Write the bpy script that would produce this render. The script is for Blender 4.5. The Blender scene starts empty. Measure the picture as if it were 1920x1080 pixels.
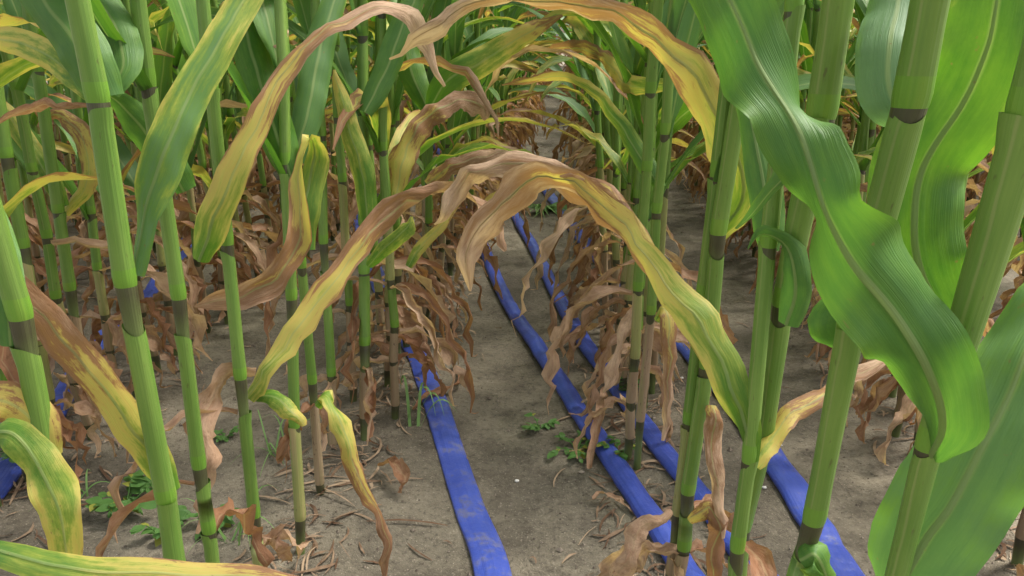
import bpy, math, random
import numpy as np
from mathutils import Vector, noise as mnoise

# ------------------------------------------------------------------ camera, sky, sun, exposure
sc = bpy.context.scene
COL = sc.collection
FPX = 1500.0                       # focal length in pixels of the 1920 px wide photograph
PITCH, YAW, CAMH = math.radians(17.7), math.radians(3.9), 1.04
cam_d = bpy.data.cameras.new('camera'); cam = bpy.data.objects.new('camera', cam_d); COL.objects.link(cam)
cam_d.sensor_width = 36.0; cam_d.lens = 36.0 * FPX / 1920.0
cam_d.clip_start = 0.02; cam_d.clip_end = 400
cam.location = (0, 0, CAMH); cam.rotation_euler = (math.pi / 2 - PITCH, 0, YAW)
sc.camera = cam

SUN_EL, SUN_AZ = math.radians(58), math.radians(62)     # azimuth measured from +Y (down the rows) towards +X
w = bpy.data.worlds.new('World'); sc.world = w; w.use_nodes = True
nt = w.node_tree; nt.nodes.clear()
sky = nt.nodes.new('ShaderNodeTexSky'); sky.sky_type = 'NISHITA'; sky.sun_disc = False
sky.sun_elevation = SUN_EL; sky.sun_rotation = SUN_AZ; sky.air_density = 1.0; sky.dust_density = 4.0; sky.ozone_density = 0.6
hs = nt.nodes.new('ShaderNodeHueSaturation'); hs.inputs['Saturation'].default_value = 0.30
bgd = nt.nodes.new('ShaderNodeBackground'); bgd.inputs['Strength'].default_value = 0.07
out = nt.nodes.new('ShaderNodeOutputWorld')
nt.links.new(sky.outputs[0], hs.inputs['Color']); nt.links.new(hs.outputs[0], bgd.inputs[0]); nt.links.new(bgd.outputs[0], out.inputs[0])
sd = bpy.data.lights.new('sun', 'SUN'); sd.energy = 1.5; sd.angle = math.radians(14); sd.color = (1, 0.96, 0.88)
sun = bpy.data.objects.new('sun', sd); COL.objects.link(sun)
sdir = Vector((math.sin(SUN_AZ) * math.cos(SUN_EL), math.cos(SUN_AZ) * math.cos(SUN_EL), math.sin(SUN_EL)))
sun.rotation_euler = sdir.to_track_quat('Z', 'Y').to_euler(); sun.location = sdir * 20
sc.view_settings.view_transform = 'Standard'; sc.view_settings.look = 'None'
sc.view_settings.gamma = 1.0; sc.view_settings.use_curve_mapping = False
sc.view_settings.exposure = 2.5
sc.render.engine = 'CYCLES'
try:
    sc.cycles.use_denoising = True; sc.cycles.denoiser = 'OPENIMAGEDENOISE'
    sc.cycles.max_bounces = 6; sc.cycles.transmission_bounces = 4; sc.cycles.diffuse_bounces = 4; sc.cycles.glossy_bounces = 2
except Exception: pass

# ------------------------------------------------------------------ helpers
rng = random.Random(7)
cF = np.array([-math.sin(YAW) * math.cos(PITCH), math.cos(YAW) * math.cos(PITCH), -math.sin(PITCH)])
cR = np.array([math.cos(YAW), math.sin(YAW), 0.0]); cU = np.cross(cR, cF); cC = np.array([0, 0, CAMH])
def ray(px, py): return cF + cR * (px - 960) / FPX + cU * (540 - py) / FPX
def at(px, py, d): return cC + d * ray(px, py)                    # a point at a measured distance
def ground_at(px, py):
    k = ray(px, py); return cC + k * (-CAMH / k[2])
def in_row(px, py, x):                                            # a point in the upright plane of a crop row
    k = ray(px, py); return cC + k * (x / k[0])
def proj(p):
    q = np.asarray(p) - cC; d = q @ cF
    return 960 + FPX * (q @ cR) / d, 540 - FPX * (q @ cU) / d, d
def unit(v):
    n = np.linalg.norm(v); return v / n if n > 1e-9 else v
def sstep(a, b, x):
    t = min(1, max(0, (x - a) / (b - a))); return t * t * (3 - 2 * t)
def nz(x, y, z=0.0): return mnoise.noise(Vector((x, y, z)))

def mesh_from(name, V, Fc, uv=None, mats=(), mi=None, smooth=True, fade=None):
    me = bpy.data.meshes.new(name)
    me.from_pydata([tuple(map(float, v)) for v in V], [], Fc)
    if fade is not None:
        fa = me.attributes.new('below_node', 'FLOAT', 'POINT'); arr = np.zeros(len(V), dtype=np.float32); arr[:len(fade)] = fade; fa.data.foreach_set('value', arr)
    if uv is not None:
        ul = me.uv_layers.new(name='UVMap')
        li = np.empty(len(me.loops), dtype=np.int32); me.loops.foreach_get('vertex_index', li)
        ul.data.foreach_set('uv', np.asarray(uv, dtype=np.float32)[li].ravel())
    for m in mats: me.materials.append(m)
    if mi is not None: me.polygons.foreach_set('material_index', np.asarray(mi, dtype=np.int32))
    if smooth: me.polygons.foreach_set('use_smooth', np.ones(len(me.polygons), dtype=bool))
    me.update(); return me
def obj(name, me, parent=None, loc=(0, 0, 0), rot=(0, 0, 0), scale=(1, 1, 1), color=None):
    o = bpy.data.objects.new(name, me); COL.objects.link(o)
    o.location = tuple(map(float, loc)); o.rotation_euler = rot; o.scale = scale
    if parent is not None: o.parent = parent
    if color is not None: o.color = color
    return o
def tag(o, label=None, cat=None, group=None, kind=None):
    if label: o['label'] = label
    if cat: o['category'] = cat
    if group: o['group'] = group
    if kind: o['kind'] = kind
    return o
def thing(name, label, cat, loc, group=None):
    return tag(obj(name, None, loc=loc), label, cat, group)

# ------------------------------------------------------------------ materials
def nodes_of(name):
    m = bpy.data.materials.new(name); m.use_nodes = True
    t = m.node_tree; t.nodes.clear(); return m, t
class NT:
    def __init__(s, t): s.t = t
    def n(s, typ, **kw):
        o = s.t.nodes.new(typ)
        for k, v in kw.items(): setattr(o, k, v)
        return o
    def put(s, sock, v):
        if hasattr(v, 'is_output') or isinstance(v, bpy.types.NodeSocket): s.t.links.new(v, sock)
        else: sock.default_value = v
    def math(s, op, a, b=0.0, c=None, clamp=False):
        o = s.n('ShaderNodeMath', operation=op, use_clamp=clamp)
        s.put(o.inputs[0], a); s.put(o.inputs[1], b)
        if c is not None: s.put(o.inputs[2], c)
        return o.outputs[0]
    def mix(s, f, a, b, blend='MIX'):
        o = s.n('ShaderNodeMix', data_type='RGBA', blend_type=blend)
        s.put(o.inputs[0], f); s.put(o.inputs[6], a); s.put(o.inputs[7], b); return o.outputs[2]
    def noise(s, vec, scale, detail=3.0, rough=0.55):
        o = s.n('ShaderNodeTexNoise'); s.put(o.inputs['Vector'], vec)
        o.inputs['Scale'].default_value = scale; o.inputs['Detail'].default_value = detail; o.inputs['Roughness'].default_value = rough
        return o.outputs['Fac']
    def xyz(s, x, y, z):
        o = s.n('ShaderNodeCombineXYZ'); s.put(o.inputs[0], x); s.put(o.inputs[1], y); s.put(o.inputs[2], z); return o.outputs[0]
    def ramp(s, f, stops):
        o = s.n('ShaderNodeValToRGB'); s.put(o.inputs[0], f); e = o.color_ramp.elements
        while len(e) < len(stops): e.new(0.5)
        for k, (p, c) in enumerate(stops): e[k].position = p; e[k].color = (*c, 1) if len(c) == 3 else c
        return o.outputs[0]
    def maprange(s, v, a, b, c=0.0, d=1.0):
        o = s.n('ShaderNodeMapRange'); s.put(o.inputs[0], v)
        for k, q in enumerate((a, b, c, d)): o.inputs[k + 1].default_value = q
        return o.outputs[0]
    def bump(s, h, strength, dist):
        o = s.n('ShaderNodeBump'); o.inputs['Strength'].default_value = strength; o.inputs['Distance'].default_value = dist
        s.put(o.inputs['Height'], h); return o.outputs[0]

def leaf_material():
    # object colour: R = how far the leaf has withered, G = how much more towards its tip, B = blue waxiness
    m, t = nodes_of('maize_leaf_blade'); g = NT(t)
    uvn = g.n('ShaderNodeUVMap', uv_map='UVMap'); sp = g.n('ShaderNodeSeparateXYZ'); g.put(sp.inputs[0], uvn.outputs[0])
    u, v = sp.outputs[0], sp.outputs[1]
    oi = g.n('ShaderNodeObjectInfo'); cs = g.n('ShaderNodeSeparateColor'); g.put(cs.inputs[0], oi.outputs['Color'])
    R, G, B = cs.outputs[0], cs.outputs[1], cs.outputs[2]
    rnd = g.math('MULTIPLY', oi.outputs['Random'], 37.0)
    edge = g.math('MULTIPLY', g.math('ABSOLUTE', g.math('SUBTRACT', u, 0.5)), 2.0)
    patch = g.noise(g.xyz(g.math('MULTIPLY', u, 2.2), g.math('MULTIPLY', v, 5.0), rnd), 1.5, 6.0, 0.68)
    streak = g.noise(g.xyz(g.math('MULTIPLY', u, 9.0), g.math('MULTIPLY', v, 2.2), rnd), 1.0, 3.0, 0.6)
    fine = g.noise(g.xyz(g.math('MULTIPLY', u, 60.0), g.math('MULTIPLY', v, 3.0), rnd), 1.0, 2.0)
    tt = g.math('ADD', R, g.math('MULTIPLY', G, v))
    tt = g.math('ADD', tt, g.math('MULTIPLY', g.math('POWER', edge, 3.0), 0.13))
    tt = g.math('ADD', tt, g.math('MULTIPLY', g.math('SUBTRACT', patch, 0.5), 0.62))
    tt = g.math('ADD', tt, g.math('MULTIPLY', g.math('SUBTRACT', streak, 0.5), 0.24), clamp=True)
    live = g.ramp(tt, [(0.0, (0.056, 0.150, 0.016)), (0.24, (0.105, 0.215, 0.022)), (0.36, (0.24, 0.31, 0.05)), (0.45, (0.47, 0.42, 0.10)),
                       (0.575, (0.49, 0.37, 0.10)), (0.63, (0.29, 0.15, 0.065)), (0.78, (0.25, 0.135, 0.075)), (1.0, (0.36, 0.24, 0.155))])
    wax = g.math('MULTIPLY', B, g.math('SUBTRACT', 1.0, g.maprange(tt, 0.1, 0.35)))
    live = g.mix(wax, live, (0.125, 0.225, 0.105, 1))
    # withered leaves differ: some rusty, some bleached
    dead = g.maprange(tt, 0.68, 0.9)
    dv = g.mix(g.maprange(g.math('ADD', oi.outputs['Random'], g.math('MULTIPLY', g.math('SUBTRACT', patch, 0.5), 1.5)), 0.15, 1.15),
               (0.27, 0.115, 0.056, 1), (0.64, 0.455, 0.32, 1))
    c = g.mix(g.math('MULTIPLY', dead, 0.75), live, dv)
    c = g.mix(g.maprange(streak, 0.25, 0.8, 0.0, 0.28), c, g.mix(1.0, c, (1.5, 1.4, 1.3, 1), 'MULTIPLY'))
    c = g.mix(g.maprange(fine, 0.3, 0.7, 0.14, 0.0), c, g.mix(1.0, c, (0.62, 0.64, 0.6, 1), 'MULTIPLY'))
    rib = g.maprange(edge, 0.035, 0.10, 1.0, 0.0)
    c = g.mix(g.math('MULTIPLY', rib, 0.5), c, g.mix(dead, (0.30, 0.36, 0.14, 1), (0.40, 0.28, 0.16, 1)))
    spot = g.noise(g.xyz(g.math('MULTIPLY', u, 9.0), g.math('MULTIPLY', v, 40.0), rnd), 1.0, 2.0)
    c = g.mix(g.math('MULTIPLY', g.maprange(spot, 0.70, 0.78), 0.55), c, (0.20, 0.12, 0.05, 1))
    p = g.n('ShaderNodeBsdfPrincipled'); g.put(p.inputs['Base Color'], c)
    g.put(p.inputs['Roughness'], g.maprange(dead, 0, 1, 0.48, 0.75)); p.inputs['Specular IOR Level'].default_value = 0.32
    h = g.math('ADD', g.math('MULTIPLY', streak, 0.6), g.math('MULTIPLY', fine, 0.5))
    crease = g.noise(g.xyz(g.math('MULTIPLY', u, 5.0), g.math('MULTIPLY', v, 16.0), rnd), 1.0, 5.0, 0.65)
    h = g.math('ADD', h, g.math('MULTIPLY', g.math('MULTIPLY', crease, dead), 5.0))
    bm = g.bump(h, 0.42, 0.004); g.put(p.inputs['Normal'], bm)
    c = g.mix(g.math('MULTIPLY', dead, g.maprange(crease, 0.5, 0.7, 0.0, 0.55)), c, g.mix(1.0, c, (0.5, 0.45, 0.42, 1), 'MULTIPLY')); g.put(p.inputs['Base Color'], c)
    tr = g.n('ShaderNodeBsdfTranslucent'); g.put(tr.inputs[0], g.mix(1.0, c, (1.35, 1.45, 0.75, 1), 'MULTIPLY'))
    ms = g.n('ShaderNodeMixShader'); g.put(ms.inputs[0], g.maprange(dead, 0, 1, 0.34, 0.30))
    g.put(ms.inputs[1], p.outputs[0]); g.put(ms.inputs[2], tr.outputs[0])
    o = g.n('ShaderNodeOutputMaterial'); g.put(o.inputs[0], ms.outputs[0]); return m

def stem_material(name, a, b, dark, mixc, spots=0.0, rough=0.45, low=None, streak=0.75):
    # lengthwise fibres; UV v is metres up the stem
    m, t = nodes_of(name); g = NT(t)
    uvn = g.n('ShaderNodeUVMap', uv_map='UVMap'); sp = g.n('ShaderNodeSeparateXYZ'); g.put(sp.inputs[0], uvn.outputs[0])
    oi = g.n('ShaderNodeObjectInfo'); rnd = g.math('MULTIPLY', oi.outputs['Random'], 53.0)
    u, v = sp.outputs[0], sp.outputs[1]
    big = g.noise(g.xyz(g.math('MULTIPLY', u, 2.5), g.math('MULTIPLY', v, 7.0), rnd), 1.0, 3.0)
    fib = g.noise(g.xyz(g.math('MULTIPLY', u, 34.0), g.math('MULTIPLY', v, 5.0), rnd), 1.0, 3.0)
    c = g.mix(g.maprange(big, 0.32, 0.7), (*a, 1), (*b, 1))
    c = g.mix(g.maprange(fib, 0.35, 0.65, 0.22, 0.0), c, (*dark, 1))
    side = g.noise(g.xyz(g.math('MULTIPLY', u, 3.2), g.math('MULTIPLY', v, 3.0), g.math('ADD', rnd, 9.0)), 1.0, 2.0)
    c = g.mix(g.maprange(side, 0.54, 0.72, 0.0, streak), c, (*mixc, 1))
    if low:                                                       # pigment fades down the bare internode
        at_ = g.n('ShaderNodeAttribute', attribute_name='below_node')
        c = g.mix(g.maprange(g.math('ADD', at_.outputs['Fac'], g.math('MULTIPLY', g.math('SUBTRACT', big, 0.5), 0.6)), 0.25, 0.95), c, (*low, 1))
    if spots:                                                     # the free edge of the wrapped sheath, then scars
        sm_ = g.math('ABSOLUTE', g.math('SUBTRACT', g.math('ADD', u, g.math('MULTIPLY', g.math('SUBTRACT', big, 0.5), 0.10)), 0.62))
        c = g.mix(g.maprange(sm_, 0.006, 0.020, 0.35, 0.0), c, (0.30, 0.31, 0.12, 1))
        s = g.noise(g.xyz(g.math('MULTIPLY', u, 14.0), g.math('MULTIPLY', v, 55.0), rnd), 1.0, 2.0)
        c = g.mix(g.math('MULTIPLY', g.maprange(s, 0.66, 0.76), spots), c, (0.07, 0.035, 0.02, 1))
    p = g.n('ShaderNodeBsdfPrincipled'); g.put(p.inputs['Base Color'], c); p.inputs['Roughness'].default_value = rough
    p.inputs['Specular IOR Level'].default_value = 0.4
    g.put(p.inputs['Normal'], g.bump(fib, 0.35, 0.003))
    o = g.n('ShaderNodeOutputMaterial'); g.put(o.inputs[0], p.outputs[0]); return m

def soil_material():
    m, t = nodes_of('sandy_soil'); g = NT(t)
    tc = g.n('ShaderNodeTexCoord').outputs['Object']
    n1 = g.noise(tc, 1.7, 5.0, 0.6); n2 = g.noise(tc, 9.0, 6.0, 0.65); n3 = g.noise(tc, 70.0, 4.0, 0.7); n4 = g.noise(tc, 240.0, 2.0, 0.6)
    c = g.mix(g.maprange(n1, 0.35, 0.66), (0.094, 0.079, 0.058, 1), (0.25, 0.215, 0.158, 1))
    c = g.mix(g.maprange(n2, 0.48, 0.70, 0.0, 0.75), c, (0.075, 0.062, 0.047, 1))
    c = g.mix(g.maprange(n3, 0.52, 0.70, 0.0, 0.8), c, (0.06, 0.05, 0.038, 1))
    c = g.mix(g.maprange(n3, 0.42, 0.25, 0.0, 0.5), c, (0.34, 0.29, 0.225, 1))
    c = g.mix(g.maprange(n4, 0.63, 0.72, 0.0, 0.7), c, (0.42, 0.36, 0.28, 1))
    alg = g.noise(tc, 0.9, 3.0)
    c = g.mix(g.maprange(alg, 0.56, 0.72, 0.0, 0.35), c, (0.12, 0.14, 0.07, 1))
    p = g.n('ShaderNodeBsdfPrincipled'); g.put(p.inputs['Base Color'], c); p.inputs['Roughness'].default_value = 0.92
    p.inputs['Specular IOR Level'].default_value = 0.2
    h = g.math('ADD', g.math('MULTIPLY', n2, 0.8), g.math('ADD', g.math('MULTIPLY', n3, 0.5), g.math('MULTIPLY', n4, 0.2)))
    g.put(p.inputs['Normal'], g.bump(h, 0.75, 0.02))
    o = g.n('ShaderNodeOutputMaterial'); g.put(o.inputs[0], p.outputs[0]); return m

def hose_material():
    # object colour R = how muddy
    m, t = nodes_of('blue_lay_flat_hose'); g = NT(t)
    uvn = g.n('ShaderNodeUVMap', uv_map='UVMap'); sp = g.n('ShaderNodeSeparateXYZ'); g.put(sp.inputs[0], uvn.outputs[0])
    oi = g.n('ShaderNodeObjectInfo'); cs = g.n('ShaderNodeSeparateColor'); g.put(cs.inputs[0], oi.outputs['Color'])
    tc = g.n('ShaderNodeTexCoord').outputs['Object']
    n1 = g.noise(tc, 16.0, 6.0, 0.7); n2 = g.noise(tc, 70.0, 4.0, 0.65)
    ln = g.noise(g.xyz(g.math('MULTIPLY', sp.outputs[0], 26.0), g.math('MULTIPLY', sp.outputs[1], 1.2), oi.outputs['Random']), 1.0, 2.0)
    c = g.mix(g.maprange(n1, 0.3, 0.7), (0.034, 0.062, 0.31, 1), (0.050, 0.084, 0.38, 1))
    d = g.math('ADD', g.math('MULTIPLY', n1, 0.65), g.math('MULTIPLY', n2, 0.35))
    d = g.math('ADD', d, g.math('MULTIPLY', g.math('SUBTRACT', cs.outputs[0], 0.5), 0.30))
    d = g.maprange(d, 0.52, 0.62, 0.0, 0.55)
    c = g.mix(d, c, (0.135, 0.125, 0.115, 1))
    c = g.mix(g.maprange(n2, 0.4, 0.75, 0.0, 0.12), c, (0.15, 0.16, 0.26, 1))
    p = g.n('ShaderNodeBsdfPrincipled'); g.put(p.inputs['Base Color'], c)
    g.put(p.inputs['Roughness'], g.maprange(d, 0, 0.7, 0.33, 0.8)); p.inputs['Specular IOR Level'].default_value = 0.45
    g.put(p.inputs['Normal'], g.bump(g.math('ADD', ln, g.math('MULTIPLY', n2, 0.7)), 0.35, 0.006))
    o = g.n('ShaderNodeOutputMaterial'); g.put(o.inputs[0], p.outputs[0]); return m

def plain_material(name, a, b, scale=30.0, rough=0.7, transl=0.0):
    m, t = nodes_of(name); g = NT(t)
    tc = g.n('ShaderNodeTexCoord').outputs['Object']; oi = g.n('ShaderNodeObjectInfo')
    geo = g.n('ShaderNodeNewGeometry')
    f = g.math('ADD', g.noise(tc, scale, 3.0), g.math('MULTIPLY', g.math('SUBTRACT', geo.outputs['Random Per Island'], 0.5), 0.9))
    c = g.mix(g.maprange(f, 0.15, 0.85), (*a, 1), (*b, 1))
    p = g.n('ShaderNodeBsdfPrincipled'); g.put(p.inputs['Base Color'], c); p.inputs['Roughness'].default_value = rough
    p.inputs['Specular IOR Level'].default_value = 0.3
    o = g.n('ShaderNodeOutputMaterial'); sh = p.outputs[0]
    if transl:
        tr = g.n('ShaderNodeBsdfTranslucent'); g.put(tr.inputs[0], c)
        ms = g.n('ShaderNodeMixShader'); ms.inputs[0].default_value = transl
        g.put(ms.inputs[1], sh); g.put(ms.inputs[2], tr.outputs[0]); sh = ms.outputs[0]
    g.put(o.inputs[0], sh); return m

M_LEAF = leaf_material()
M_SHEATH = stem_material('green_leaf_sheath', (0.105, 0.205, 0.028), (0.175, 0.275, 0.050), (0.060, 0.135, 0.020), (0.19, 0.27, 0.06), spots=0.5, streak=0.35)
M_NODE = stem_material('swollen_stalk_node', (0.12, 0.25, 0.024), (0.15, 0.29, 0.03), (0.09, 0.20, 0.02), (0.20, 0.30, 0.04))
M_DARK = stem_material('dark_bare_internode', (0.046, 0.040, 0.019), (0.070, 0.075, 0.027), (0.024, 0.019, 0.011), (0.080, 0.085, 0.030), rough=0.42, low=(0.115, 0.15, 0.045))
M_PALE = stem_material('yellowed_sheath', (0.30, 0.28, 0.10), (0.22, 0.26, 0.07), (0.15, 0.14, 0.05), (0.40, 0.28, 0.15), spots=0.7)
M_DRY = stem_material('papery_dry_sheath', (0.29, 0.20, 0.115), (0.36, 0.27, 0.155), (0.14, 0.085, 0.045), (0.22, 0.21, 0.07), spots=0.8, rough=0.75)
M_SOIL = soil_material()
M_HOSE = hose_material()
M_STRAW = plain_material('dry_straw_bits', (0.12, 0.065, 0.036), (0.38, 0.27, 0.175), 40.0, 0.8, 0.15)
M_CLOD = plain_material('soil_crumbs', (0.11, 0.085, 0.065), (0.26, 0.215, 0.165), 60.0, 0.95)
M_STONE = plain_material('pale_pebble', (0.55, 0.52, 0.46), (0.75, 0.72, 0.66), 60.0, 0.7)
M_WEED = plain_material('weed_leaf', (0.075, 0.18, 0.045), (0.13, 0.26, 0.06), 50.0, 0.5, 0.35)
M_WEEDY = plain_material('yellowing_weed_leaf', (0.25, 0.30, 0.05), (0.35, 0.33, 0.06), 50.0, 0.6, 0.35)
M_GRASS = plain_material('grass_blade', (0.13, 0.27, 0.06), (0.26, 0.42, 0.14), 30.0, 0.5, 0.35)

# ------------------------------------------------------------------ the ground
def ground_z(x, y):
    rowp = math.cos(2 * math.pi * (x + 0.54) / 0.75)              # slight ridge along every row
    return 0.008 * rowp + 0.016 * nz(x * 1.3, y * 1.1, 3.1) + 0.009 * nz(x * 5.1, y * 5.1, 1.7) + 0.0045 * nz(x * 17, y * 17, 5.0)
def axis(lo, hi, step, far_lo, far_hi):
    a = [lo + i * step for i in range(int((hi - lo) / step) + 1)]
    s, v = step, a[-1]
    while v < far_hi: s *= 1.18; v = min(far_hi, v + s); a.append(v)
    s, v = step, a[0]; b = []
    while v > far_lo: s *= 1.18; v = max(far_lo, v - s); b.append(v)
    return b[::-1] + a
xs = axis(-2.6, 1.6, 0.025, -60, 60); ys = axis(0.9, 6.5, 0.025, -30, 130)
GV = [(x, y, ground_z(x, y)) for y in ys for x in xs]; nx = len(xs)
GF = [(j * nx + i, j * nx + i + 1, (j + 1) * nx + i + 1, (j + 1) * nx + i) for j in range(len(ys) - 1) for i in range(nx - 1)]
tag(obj('ground', mesh_from('ground', GV, GF, mats=[M_SOIL])), kind='structure')

# ------------------------------------------------------------------ hoses
def catmull(pts, n):
    P = [np.asarray(p, float) for p in pts]; P = [2 * P[0] - P[1]] + P + [2 * P[-1] - P[-2]]; R = []
    k = len(P) - 3
    for i in range(n + 1):
        t = i / n * k; s = min(int(t), k - 1); t -= s; a, b, c, d = P[s:s + 4]
        R.append(0.5 * (2 * b + (c - a) * t + (2 * a - 5 * b + 4 * c - d) * t * t + (3 * b - a - 3 * c + d) * t ** 3))
    return R
def hose(label, pix, half, high, mud, seed, pre=None, post=None):
    g = [ground_at(*p)[:2] for p in pix]
    if pre is not None: g = [np.array(pre)] + g
    if post is not None: g = g + [np.array(post)]
    L = sum(np.linalg.norm(g[i + 1] - g[i]) for i in range(len(g) - 1)); n = int(L / 0.03)
    c = catmull(g, n); V, Fc, UV = [], [], []; K = 16; run = 0.0
    for i, p in enumerate(c):
        t = unit(c[min(i + 1, n)] - c[max(i - 1, 0)]); s = np.array([t[1], -t[0]])
        if i: run += np.linalg.norm(c[i] - c[i - 1])
        q = nz(run * 1.6, seed * 3.7); q2 = nz(run * 6.0, seed * 9.1)
        hw = half * (1 + 0.07 * q); hh = high * (1 + 0.45 * q + 0.25 * q2)
        z0 = ground_z(p[0], p[1])
        for k in range(K):
            a = 2 * math.pi * k / K; ca, sa = math.cos(a), math.sin(a)
            xx = hw * (abs(ca) ** 0.8) * (1 if ca >= 0 else -1)
            zz = hh * (0.5 + 0.5 * sa * (abs(sa) ** 0.3))
            if sa > 0: zz += 0.003 * math.sin(xx / hw * 5 + seed) * (1 - abs(ca)) + 0.0035 * nz(run * 9, xx * 40, seed)
            if ca > 0.98 or ca < -0.98: zz = hh * 0.42
            e = p + s * xx; zg = 0.6 * z0 + 0.4 * ground_z(e[0], e[1])
            V.append((e[0], e[1], zg + 0.001 + max(-0.004, zz) - (0.004 if sa < -0.1 else 0)))
            UV.append((k / K, run))
    for i in range(n):
        for k in range(K):
            b = (k + 1) % K; Fc.append((i * K + k, i * K + b, (i + 1) * K + b, (i + 1) * K + k))
    V = np.array(V); o0 = V[0].copy(); V -= o0
    h = obj('water_hose', mesh_from('water_hose', V, Fc, UV, [M_HOSE]), loc=o0, color=(mud, 0, 0, 1))
    tag(h, label, 'hose', 'blue irrigation hoses on the soil')
    return h
hose('muddy blue hose pressed flat on the bare path, slipping under the dry row',
     [(925, 1080), (880, 950), (840, 830), (800, 715), (776, 660), (735, 590), (705, 515), (660, 375), (640, 300)], 0.037, 0.012, 0.52, 1, pre=(-0.02, 0.75), post=(-3.2, 12))
hose('bent clean blue hose running along the middle of the bare path past the small weeds',
     [(1250, 1035), (1180, 925), (1100, 800), (1040, 705), (985, 620), (950, 560), (920, 500), (893, 430), (872, 380), (850, 320)], 0.028, 0.024, 0.22, 2, pre=(0.42, 0.85), post=(-2.2, 11))
hose('straight clean blue hose crossed by a dry leaf, ducking under the maize row',
     [(1425, 1085), (1320, 955), (1230, 845), (1150, 725), (1090, 640), (1040, 545), (1000, 465), (965, 405), (935, 345), (915, 300)], 0.029, 0.024, 0.25, 3, pre=(0.62, 0.75), post=(-1.6, 10))
hose('blue hose lying in the side alley behind the leaning stalks, passing the cut grass',
     [(1592, 1085), (1530, 985), (1470, 895), (1370, 755), (1260, 625), (1180, 555), (1100, 462), (1045, 385), (1010, 335), (975, 285)], 0.038, 0.018, 0.42, 4, pre=(0.70, 0.8), post=(-0.9, 11))
hose('blue hose glimpsed far back between stalks on the weedy side',
     [(60, 840), (120, 740), (200, 630), (275, 555), (330, 490)], 0.042, 0.02, 0.45, 5, pre=(-1.2, 1.0), post=(-3.4, 9))

# ------------------------------------------------------------------ leaves
def frames(C, S0=None):
    n = len(C); T = [unit(C[min(i + 1, n - 1)] - C[max(i - 1, 0)]) for i in range(n)]
    return T
def blade(name, C, S, HW, m=4, fold=None, ruffle=0.12, rfreq=3.0, crumple=0.0, seed=0.0, rs=0.016, mat=None, floor=None):
    """C centre points, S side vectors, HW half widths, fold[i] half opening angle of the trough"""
    n = len(C) - 1; T = frames(C); V, UV, Fc = [], [], []
    L = sum(np.linalg.norm(C[i + 1] - C[i]) for i in range(n))
    for i in range(n + 1):
        v = i / n; s = unit(S[i] - T[i] * (S[i] @ T[i])); N = np.cross(s, T[i]); hw = max(HW[i], 0.0008)
        if crumple > 0.0085: hw *= 1 + 0.35 * nz(v * 11, seed * 1.7)
        th = fold[i]; kap = max(th, 0.02) / hw
        for j in range(-m, m + 1):
            q = j / m; a = q * hw
            x = math.sin(kap * a) / kap; z = (1 - math.cos(kap * a)) / kap
            amp = ruffle * hw * q * q * sstep(0.06, 0.25, v)
            z += amp * (math.sin(2 * math.pi * (rfreq * v + (0.0 if q > 0 else 0.37)) + seed) + 0.5 * math.sin(2 * math.pi * rfreq * 2.3 * v + seed * 2 + q))
            if j == 0: z -= 0.05 * hw * (1 - v)
            p = C[i] + s * x + N * z
            if crumple:
                k = 22.0; p = p + crumple * np.array([nz(p[0] * k + seed, p[1] * k, p[2] * k), nz(p[0] * k, p[1] * k + seed + 7, p[2] * k), nz(p[0] * k, p[1] * k, p[2] * k + seed + 13)]) * (0.25 + 0.75 * sstep(0, .15, v)) * (0.6 + 1.0 * v)
            if crumple > 0.0085:
                k = 60.0; p = p + 0.35 * crumple * N * nz(p[0] * k + seed, p[1] * k, p[2] * k) + s * hw * .22 * abs(q) * nz(v * 26, q * 3 + seed)
            if floor is not None and p[2] < floor: p[2] = floor + 0.15 * (floor - p[2]) * abs(nz(v * 9, q * 2, seed))
            V.append(p); UV.append((0.5 + 0.5 * q, v))
    w = 2 * m + 1
    for i in range(n):
        for j in range(w - 1): Fc.append((i * w + j, i * w + j + 1, (i + 1) * w + j + 1, (i + 1) * w + j))
    return V, UV, Fc

def leaf_shape(L, hwmax, a0, a1, p, twist, sway, fold_mid, ruffle, crumple, seed, rs=0.014, n=16, m=2, floor=None, kink=None, base_r=None):
    """a maize leaf that leaves an upright stalk towards +X; origin on the stalk axis at the collar"""
    r = random.Random(seed); base_r = rs if base_r is None else base_r
    pos = np.array([base_r, 0, 0.0]); C = [pos]; ang = []
    for i in range(n):
        v = (i + 0.5) / n; a = a0 + (a1 - a0) * (v ** p)
        if kink and v > kink[0]: a += kink[1] * sstep(kink[0], kink[0] + 0.10, v)
        az = sway * (v ** 1.5) + 0.25 * crumple * 40 * nz(v * 4, seed * 1.3)
        d = np.array([math.sin(a) * math.cos(az), math.sin(a) * math.sin(az), math.cos(a)])
        pos = pos + d * L / n
        if floor is not None and pos[2] < floor: pos = np.array([pos[0] + 0.3 * L / n, pos[1], floor + 0.004 * r.random()])
        C.append(pos)
    T = frames(C); S = []; HW = []; fold = []; N = np.array([-1.0, 0, 0])
    for i in range(n + 1):
        v = i / n; N = unit(N - T[i] * (N @ T[i])); s0 = np.cross(T[i], N)
        tw = twist * sstep(0.15, 1.0, v); S.append(s0 * math.cos(tw) + N * math.sin(tw))
        HW.append(hwmax * (0.62 + 0.38 * sstep(0, 0.3, v)) * max(0.02, (1 - v ** 2.4)) ** 0.75)
        fold.append((1 - sstep(0.0, 0.14, v)) * min(2.2, HW[-1] / rs) + sstep(0.0, 0.14, v) * fold_mid)
    return blade('leaf', C, S, HW, m, fold, ruffle, 2.5 + 2 * r.random(), crumple, seed, rs, floor=floor)

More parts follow.
